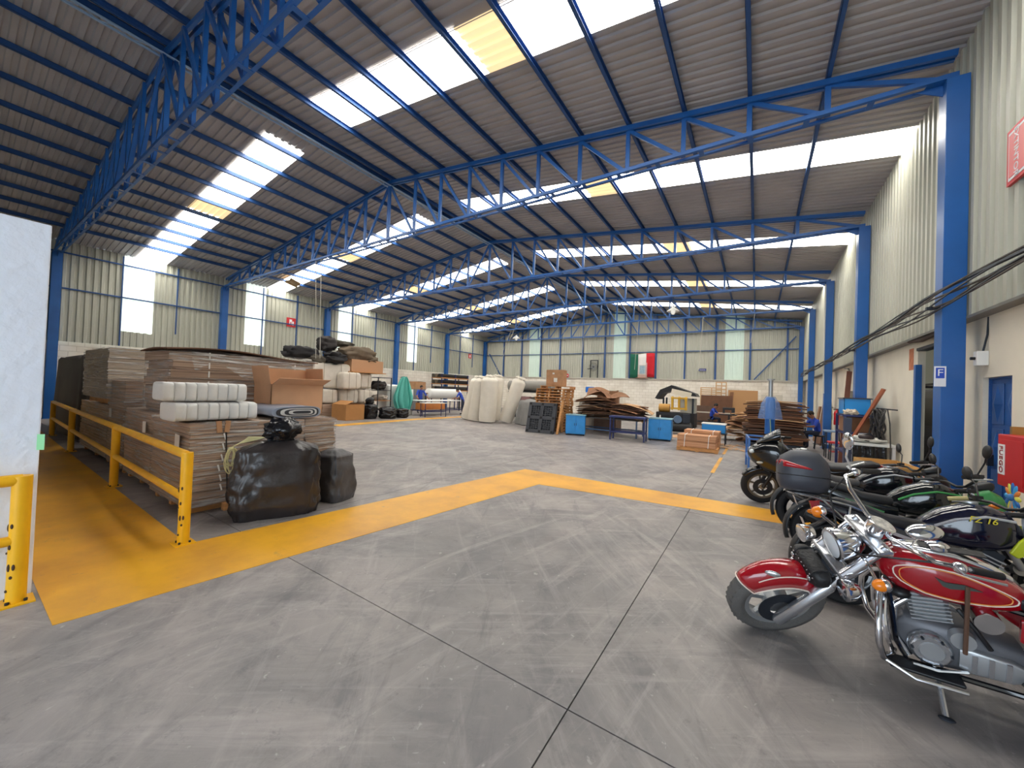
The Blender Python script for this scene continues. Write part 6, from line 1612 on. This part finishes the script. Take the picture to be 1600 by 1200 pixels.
street_bike('black sport motorcycle with full fairing facing the hall', (.74, 7.50, 0), math.pi+math.radians(3), -9, BLACKG, BLACKG, None, None, fairing=M('fairing_black', (20, 20, 22), .16, coat=.6), rim=M('wheel_silver', (120, 116, 108), .35, .7), steer=10, mirrors=False)
# colourful pinwheel ornament fixed at the bars of the navy motorcycle
pw = empty('pinwheel', (1.80, 4.93, .96), 0, 'colourful pinwheel ornament by the handlebars at the right edge', 'ornament')
for k in range(12):
    a = k*math.pi/6
    MB().ell((.0, .075*math.cos(a), .075*math.sin(a)), (.008, .05, .022), 10, 6, T=RX(a)).build('petal', M('petal_%d' % (k % 4), [(70, 170, 226), (240, 140, 60), (226, 220, 90), (40, 110, 190)][k % 4], .5), pw, smooth=True)
MB().ell((-.01, 0, 0), (.02, .03, .03), 12, 8).build('hub', M('pin_hub', (60, 120, 180), .5), pw, smooth=True)
MB().cyl((.0, 0, -.02), (-.05, -.0, -.32), .008, n=6).build('stick', ALU, pw)
# ------------------------------------------------------------------ people
SKIN = M('skin', (150, 100, 76), .6)
HAIR = M('dark_hair', (26, 22, 20), .7)
SHIRT = M('blue_work_shirt', (36, 70, 176), .8, var=.1, scale=8)
TROUS = M('dark_trousers', (36, 42, 62), .85)
SHOE = M('dark_shoe', (28, 26, 26), .6)
def person(label, loc, rz, J):
    """J: joint positions; one skinned body, coloured by region"""
    root = empty('person', loc, rz, label, 'person')
    names = list(J)
    pairs = [('pelvis', 'belly'), ('belly', 'chest'), ('chest', 'neck'), ('neck', 'head'), ('head', 'crown'), ('chest', 'l_sh'), ('l_sh', 'l_el'), ('l_el', 'l_wr'), ('l_wr', 'l_ha'), ('chest', 'r_sh'), ('r_sh', 'r_el'), ('r_el', 'r_wr'), ('r_wr', 'r_ha'),
             ('pelvis', 'l_hip'), ('l_hip', 'l_kn'), ('l_kn', 'l_an'), ('l_an', 'l_toe'), ('pelvis', 'r_hip'), ('r_hip', 'r_kn'), ('r_kn', 'r_an'), ('r_an', 'r_toe')]
    rad = dict(pelvis=(.15, .11), belly=(.145, .105), chest=(.165, .115), neck=(.055, .055), head=(.085, .095), crown=(.07, .075), l_sh=(.068, .068), r_sh=(.068, .068), l_el=(.045, .045), r_el=(.045, .045), l_wr=(.03, .03), r_wr=(.03, .03), l_ha=(.034, .02), r_ha=(.034, .02),
               l_hip=(.095, .095), r_hip=(.095, .095), l_kn=(.062, .062), r_kn=(.062, .062), l_an=(.042, .042), r_an=(.042, .042), l_toe=(.04, .03), r_toe=(.04, .03))
    me = bpy.data.meshes.new('tmp_body'); me.from_pydata([J[n] for n in names], [(names.index(a), names.index(b)) for a, b in pairs], [])
    tmp = bpy.data.objects.new('tmp_body', me); col.objects.link(tmp)
    sk = tmp.modifiers.new('skin', 'SKIN'); sk.use_smooth_shade = True; sk.branch_smoothing = .6
    for i, n in enumerate(names):
        v = me.skin_vertices[0].data[i]; v.radius = rad[n]; v.use_root = (n == 'pelvis')
    sb_ = tmp.modifiers.new('sub', 'SUBSURF'); sb_.levels = 2; sb_.render_levels = 2
    dg = bpy.context.evaluated_depsgraph_get(); ev = tmp.evaluated_get(dg)
    body = bpy.data.meshes.new_from_object(ev); bpy.data.objects.remove(tmp)
    body.name = 'body'; body.materials.clear()
    for m_ in (SKIN, SHIRT, TROUS, SHOE): body.materials.append(m_)
    reg = {}
    for a, b in pairs:
        reg[(a, b)] = 1
        if b in ('neck', 'head', 'crown') and a != 'belly' and a != 'chest': reg[(a, b)] = 0
        if b in ('l_wr', 'r_wr', 'l_ha', 'r_ha'): reg[(a, b)] = 0
        if b in ('l_hip', 'r_hip', 'l_kn', 'r_kn', 'l_an', 'r_an'): reg[(a, b)] = 2
        if b in ('l_toe', 'r_toe'): reg[(a, b)] = 3
    for p in body.polygons:
        c = p.center; best = None
        for (a, b), m_ in reg.items():
            A, B_ = Vector(J[a]), Vector(J[b]); d = B_-A; t = max(0, min(1, (c-A).dot(d)/max(d.length_squared, 1e-9))); q = (c-A-d*t).length - rad[a][0]*(1-t)-rad[b][0]*t
            if best is None or q < best[0]: best = (q, m_)
        p.material_index = best[1]; p.use_smooth = True
    ob = bpy.data.objects.new('body', body); col.objects.link(ob); ob.parent = root
    h = Vector(J['head']); cr = Vector(J['crown']); up = (cr-h).normalized()
    fwd = Vector(J.get('face', (1, 0, 0))) if False else FACE
    hd = h+up*.05
    side = up.cross(fwd).normalized(); fw_ = side.cross(up).normalized()
    R3 = Matrix((fw_, side, up)).transposed()
    MB().ell(hd+up*.035-fw_*.02, (.105, .092, .105), 18, 12, T=R3, amp=.06).build('hair', HAIR, root, smooth=True)
    MB().ell(hd-up*.015+fw_*.028, (.082, .072, .105), 18, 12, T=R3).build('face', SKIN, root, smooth=True)
    MB().ell(hd-up*.02+fw_*.112, (.016, .013, .022), 8, 6, T=R3).build('nose', SKIN, root, smooth=True)
    for s in (1, -1):
        MB().ell(hd+up*.01+fw_*.102+side*s*.03, (.008, .012, .007), 8, 5, T=R3).build('eye', HAIR, root)
        MB().ell(hd-up*.01+side*s*.088, (.018, .012, .028), 8, 6, T=R3).build('ear', SKIN, root, smooth=True)
        # fingers
        wr = Vector(J['l_wr' if s > 0 else 'r_wr']); ha = Vector(J['l_ha' if s > 0 else 'r_ha']); d = (ha-wr).normalized(); w_ = d.cross(Vector((0, 0, 1)))
        w_ = w_.normalized() if w_.length > .1 else Vector((0, 1, 0))
        n_ = w_.cross(d)
        for k, ln in enumerate((.062, .072, .068, .054)):
            b0 = ha+w_*(-.027+.018*k); MB().tube([b0-d*.01, b0+d*ln*.55-n_*.004, b0+d*ln-n_*.018], [.009, .0085, .006], 6).build('finger', SKIN, root, smooth=True)
        b0 = ha-d*.045-w_*.03*s; MB().tube([b0, b0-w_*.022*s+d*.02-n_*.008, b0-w_*.026*s+d*.05-n_*.016], [.011, .010, .007], 6).build('thumb', SKIN, root, smooth=True)
    MB().box(hd-up*.068+fw_*.1, (.008, .035, .006), R3).build('mouth', M('lips', (120, 66, 56), .6), root)
    return root
FACE = Vector((1, 0, -.25))
def standing(bend=0., arms=((.32, .18, -.45), (.36, -.18, -.42)), twist=0):
    c, s = math.cos(bend), math.sin(bend)
    T = lambda x, y, z: (x*c+z*s, y, .95+z*c-x*s)
    J = dict(pelvis=(0, 0, .95), belly=T(0, 0, .16), chest=T(.01, 0, .36), neck=T(.02, 0, .54), head=T(.05, 0, .64), crown=T(.06, 0, .74),
             l_sh=T(.0, .19, .46), r_sh=T(0, -.19, .46), l_hip=(0, .10, .90), r_hip=(0, -.10, .90), l_kn=(.03, .11, .49), r_kn=(.02, -.11, .49), l_an=(-.02, .12, .08), r_an=(-.02, -.12, .08), l_toe=(.14, .14, .035), r_toe=(.14, -.14, .035))
    for k, sd in (('l', 1), ('r', -1)):
        sh = Vector(J[k+'_sh']); tgt = Vector(arms[0] if sd > 0 else arms[1])+sh
        el = sh.lerp(tgt, .5)+Vector((-.06, sd*.07, -.08)); J[k+'_el'] = tuple(el); d = (tgt-el).normalized(); J[k+'_wr'] = tuple(el+d*.25); J[k+'_ha'] = tuple(el+d*.33)
    return J
def sitting(lean=.2, seat=.5, arms=((.42, .14, -.22), (.42, -.14, -.22))):
    c, s = math.cos(lean), math.sin(lean)
    T = lambda x, y, z: (x*c+z*s, y, seat+.09+z*c-x*s)
    J = dict(pelvis=(0, 0, seat+.09), belly=T(0, 0, .16), chest=T(.01, 0, .36), neck=T(.02, 0, .54), head=T(.06, 0, .63), crown=T(.08, 0, .73), l_sh=T(0, .19, .46), r_sh=T(0, -.19, .46),
             l_hip=(.04, .10, seat+.07), r_hip=(.04, -.10, seat+.07), l_kn=(.44, .13, seat+.06), r_kn=(.44, -.13, seat+.06), l_an=(.40, .13, .08), r_an=(.40, -.13, .08), l_toe=(.56, .15, .035), r_toe=(.56, -.15, .035))
    for k, sd in (('l', 1), ('r', -1)):
        sh = Vector(J[k+'_sh']); tgt = Vector(arms[0] if sd > 0 else arms[1])+sh
        el = sh.lerp(tgt, .45)+Vector((-.04, sd*.06, -.12)); J[k+'_el'] = tuple(el); d = (tgt-el).normalized(); J[k+'_wr'] = tuple(el+d*.25); J[k+'_ha'] = tuple(el+d*.33)
    return J
def stool(label, loc, h):
    root = empty('stool', loc, 0, label, 'stool')
    MB().lathe([(.02, h-.05), (.17, h-.05), (.18, h-.03), (.18, h-.01), (.15, h)], None, 20).build('seat', DARKSTEEL, root, smooth=40)
    for k in range(4):
        a = k*math.pi/2+.78; MB().cyl((.12*math.cos(a), .12*math.sin(a), h-.05), (.18*math.cos(a), .18*math.sin(a), 0), .014, n=8).build('leg', DARKSTEEL, root)
    MB().torus((0, 0, .18), .165, .009, 'z', 20, 6).build('foot_ring', DARKSTEEL, root)
person('person in a blue shirt standing behind the packing table beside the grey cabinet', (-17.75, 16.6, 0), math.radians(-15), standing(.12))
person('person in blue shirt and dark trousers bending over the right end of the packing table', (-15.72, 18.35, 0), math.radians(205), standing(.5, ((.30, .15, -.34), (.28, -.15, -.36))))
person('person in a blue shirt seated at the black work table near the end wall', (-2.1, 23.0, 0), math.radians(-8), sitting(.28, .52))
stool('stool under the person at the black work table', (-2.08, 23.0, 0), .52)
person('person in a blue shirt seated beside the third right column, reading down', (1.86, 17.2, 0), math.radians(200), sitting(.3, .5))
stool('stool under the person beside the third right column', (1.87, 17.2, 0), .5)
frame_table('small white work table in front of the seated person by the dark cardboard stack', (1.28, 17.35, 0), math.radians(5), .45, .6, .78, WHITE, DARKSTEEL, leg=.03, rails=False)
# shelf of dark goods behind that person
lean('dark board leaning on the right wall behind the seated person', (2.05, 19.2, 0), 1.1, 1.75, .05, .12, math.radians(-90), CD[0])
lean('narrow brown board leaning on the right wall near the far column', (2.05, 20.6, 0), .5, 1.5, .05, .12, math.radians(-90), CD[1])
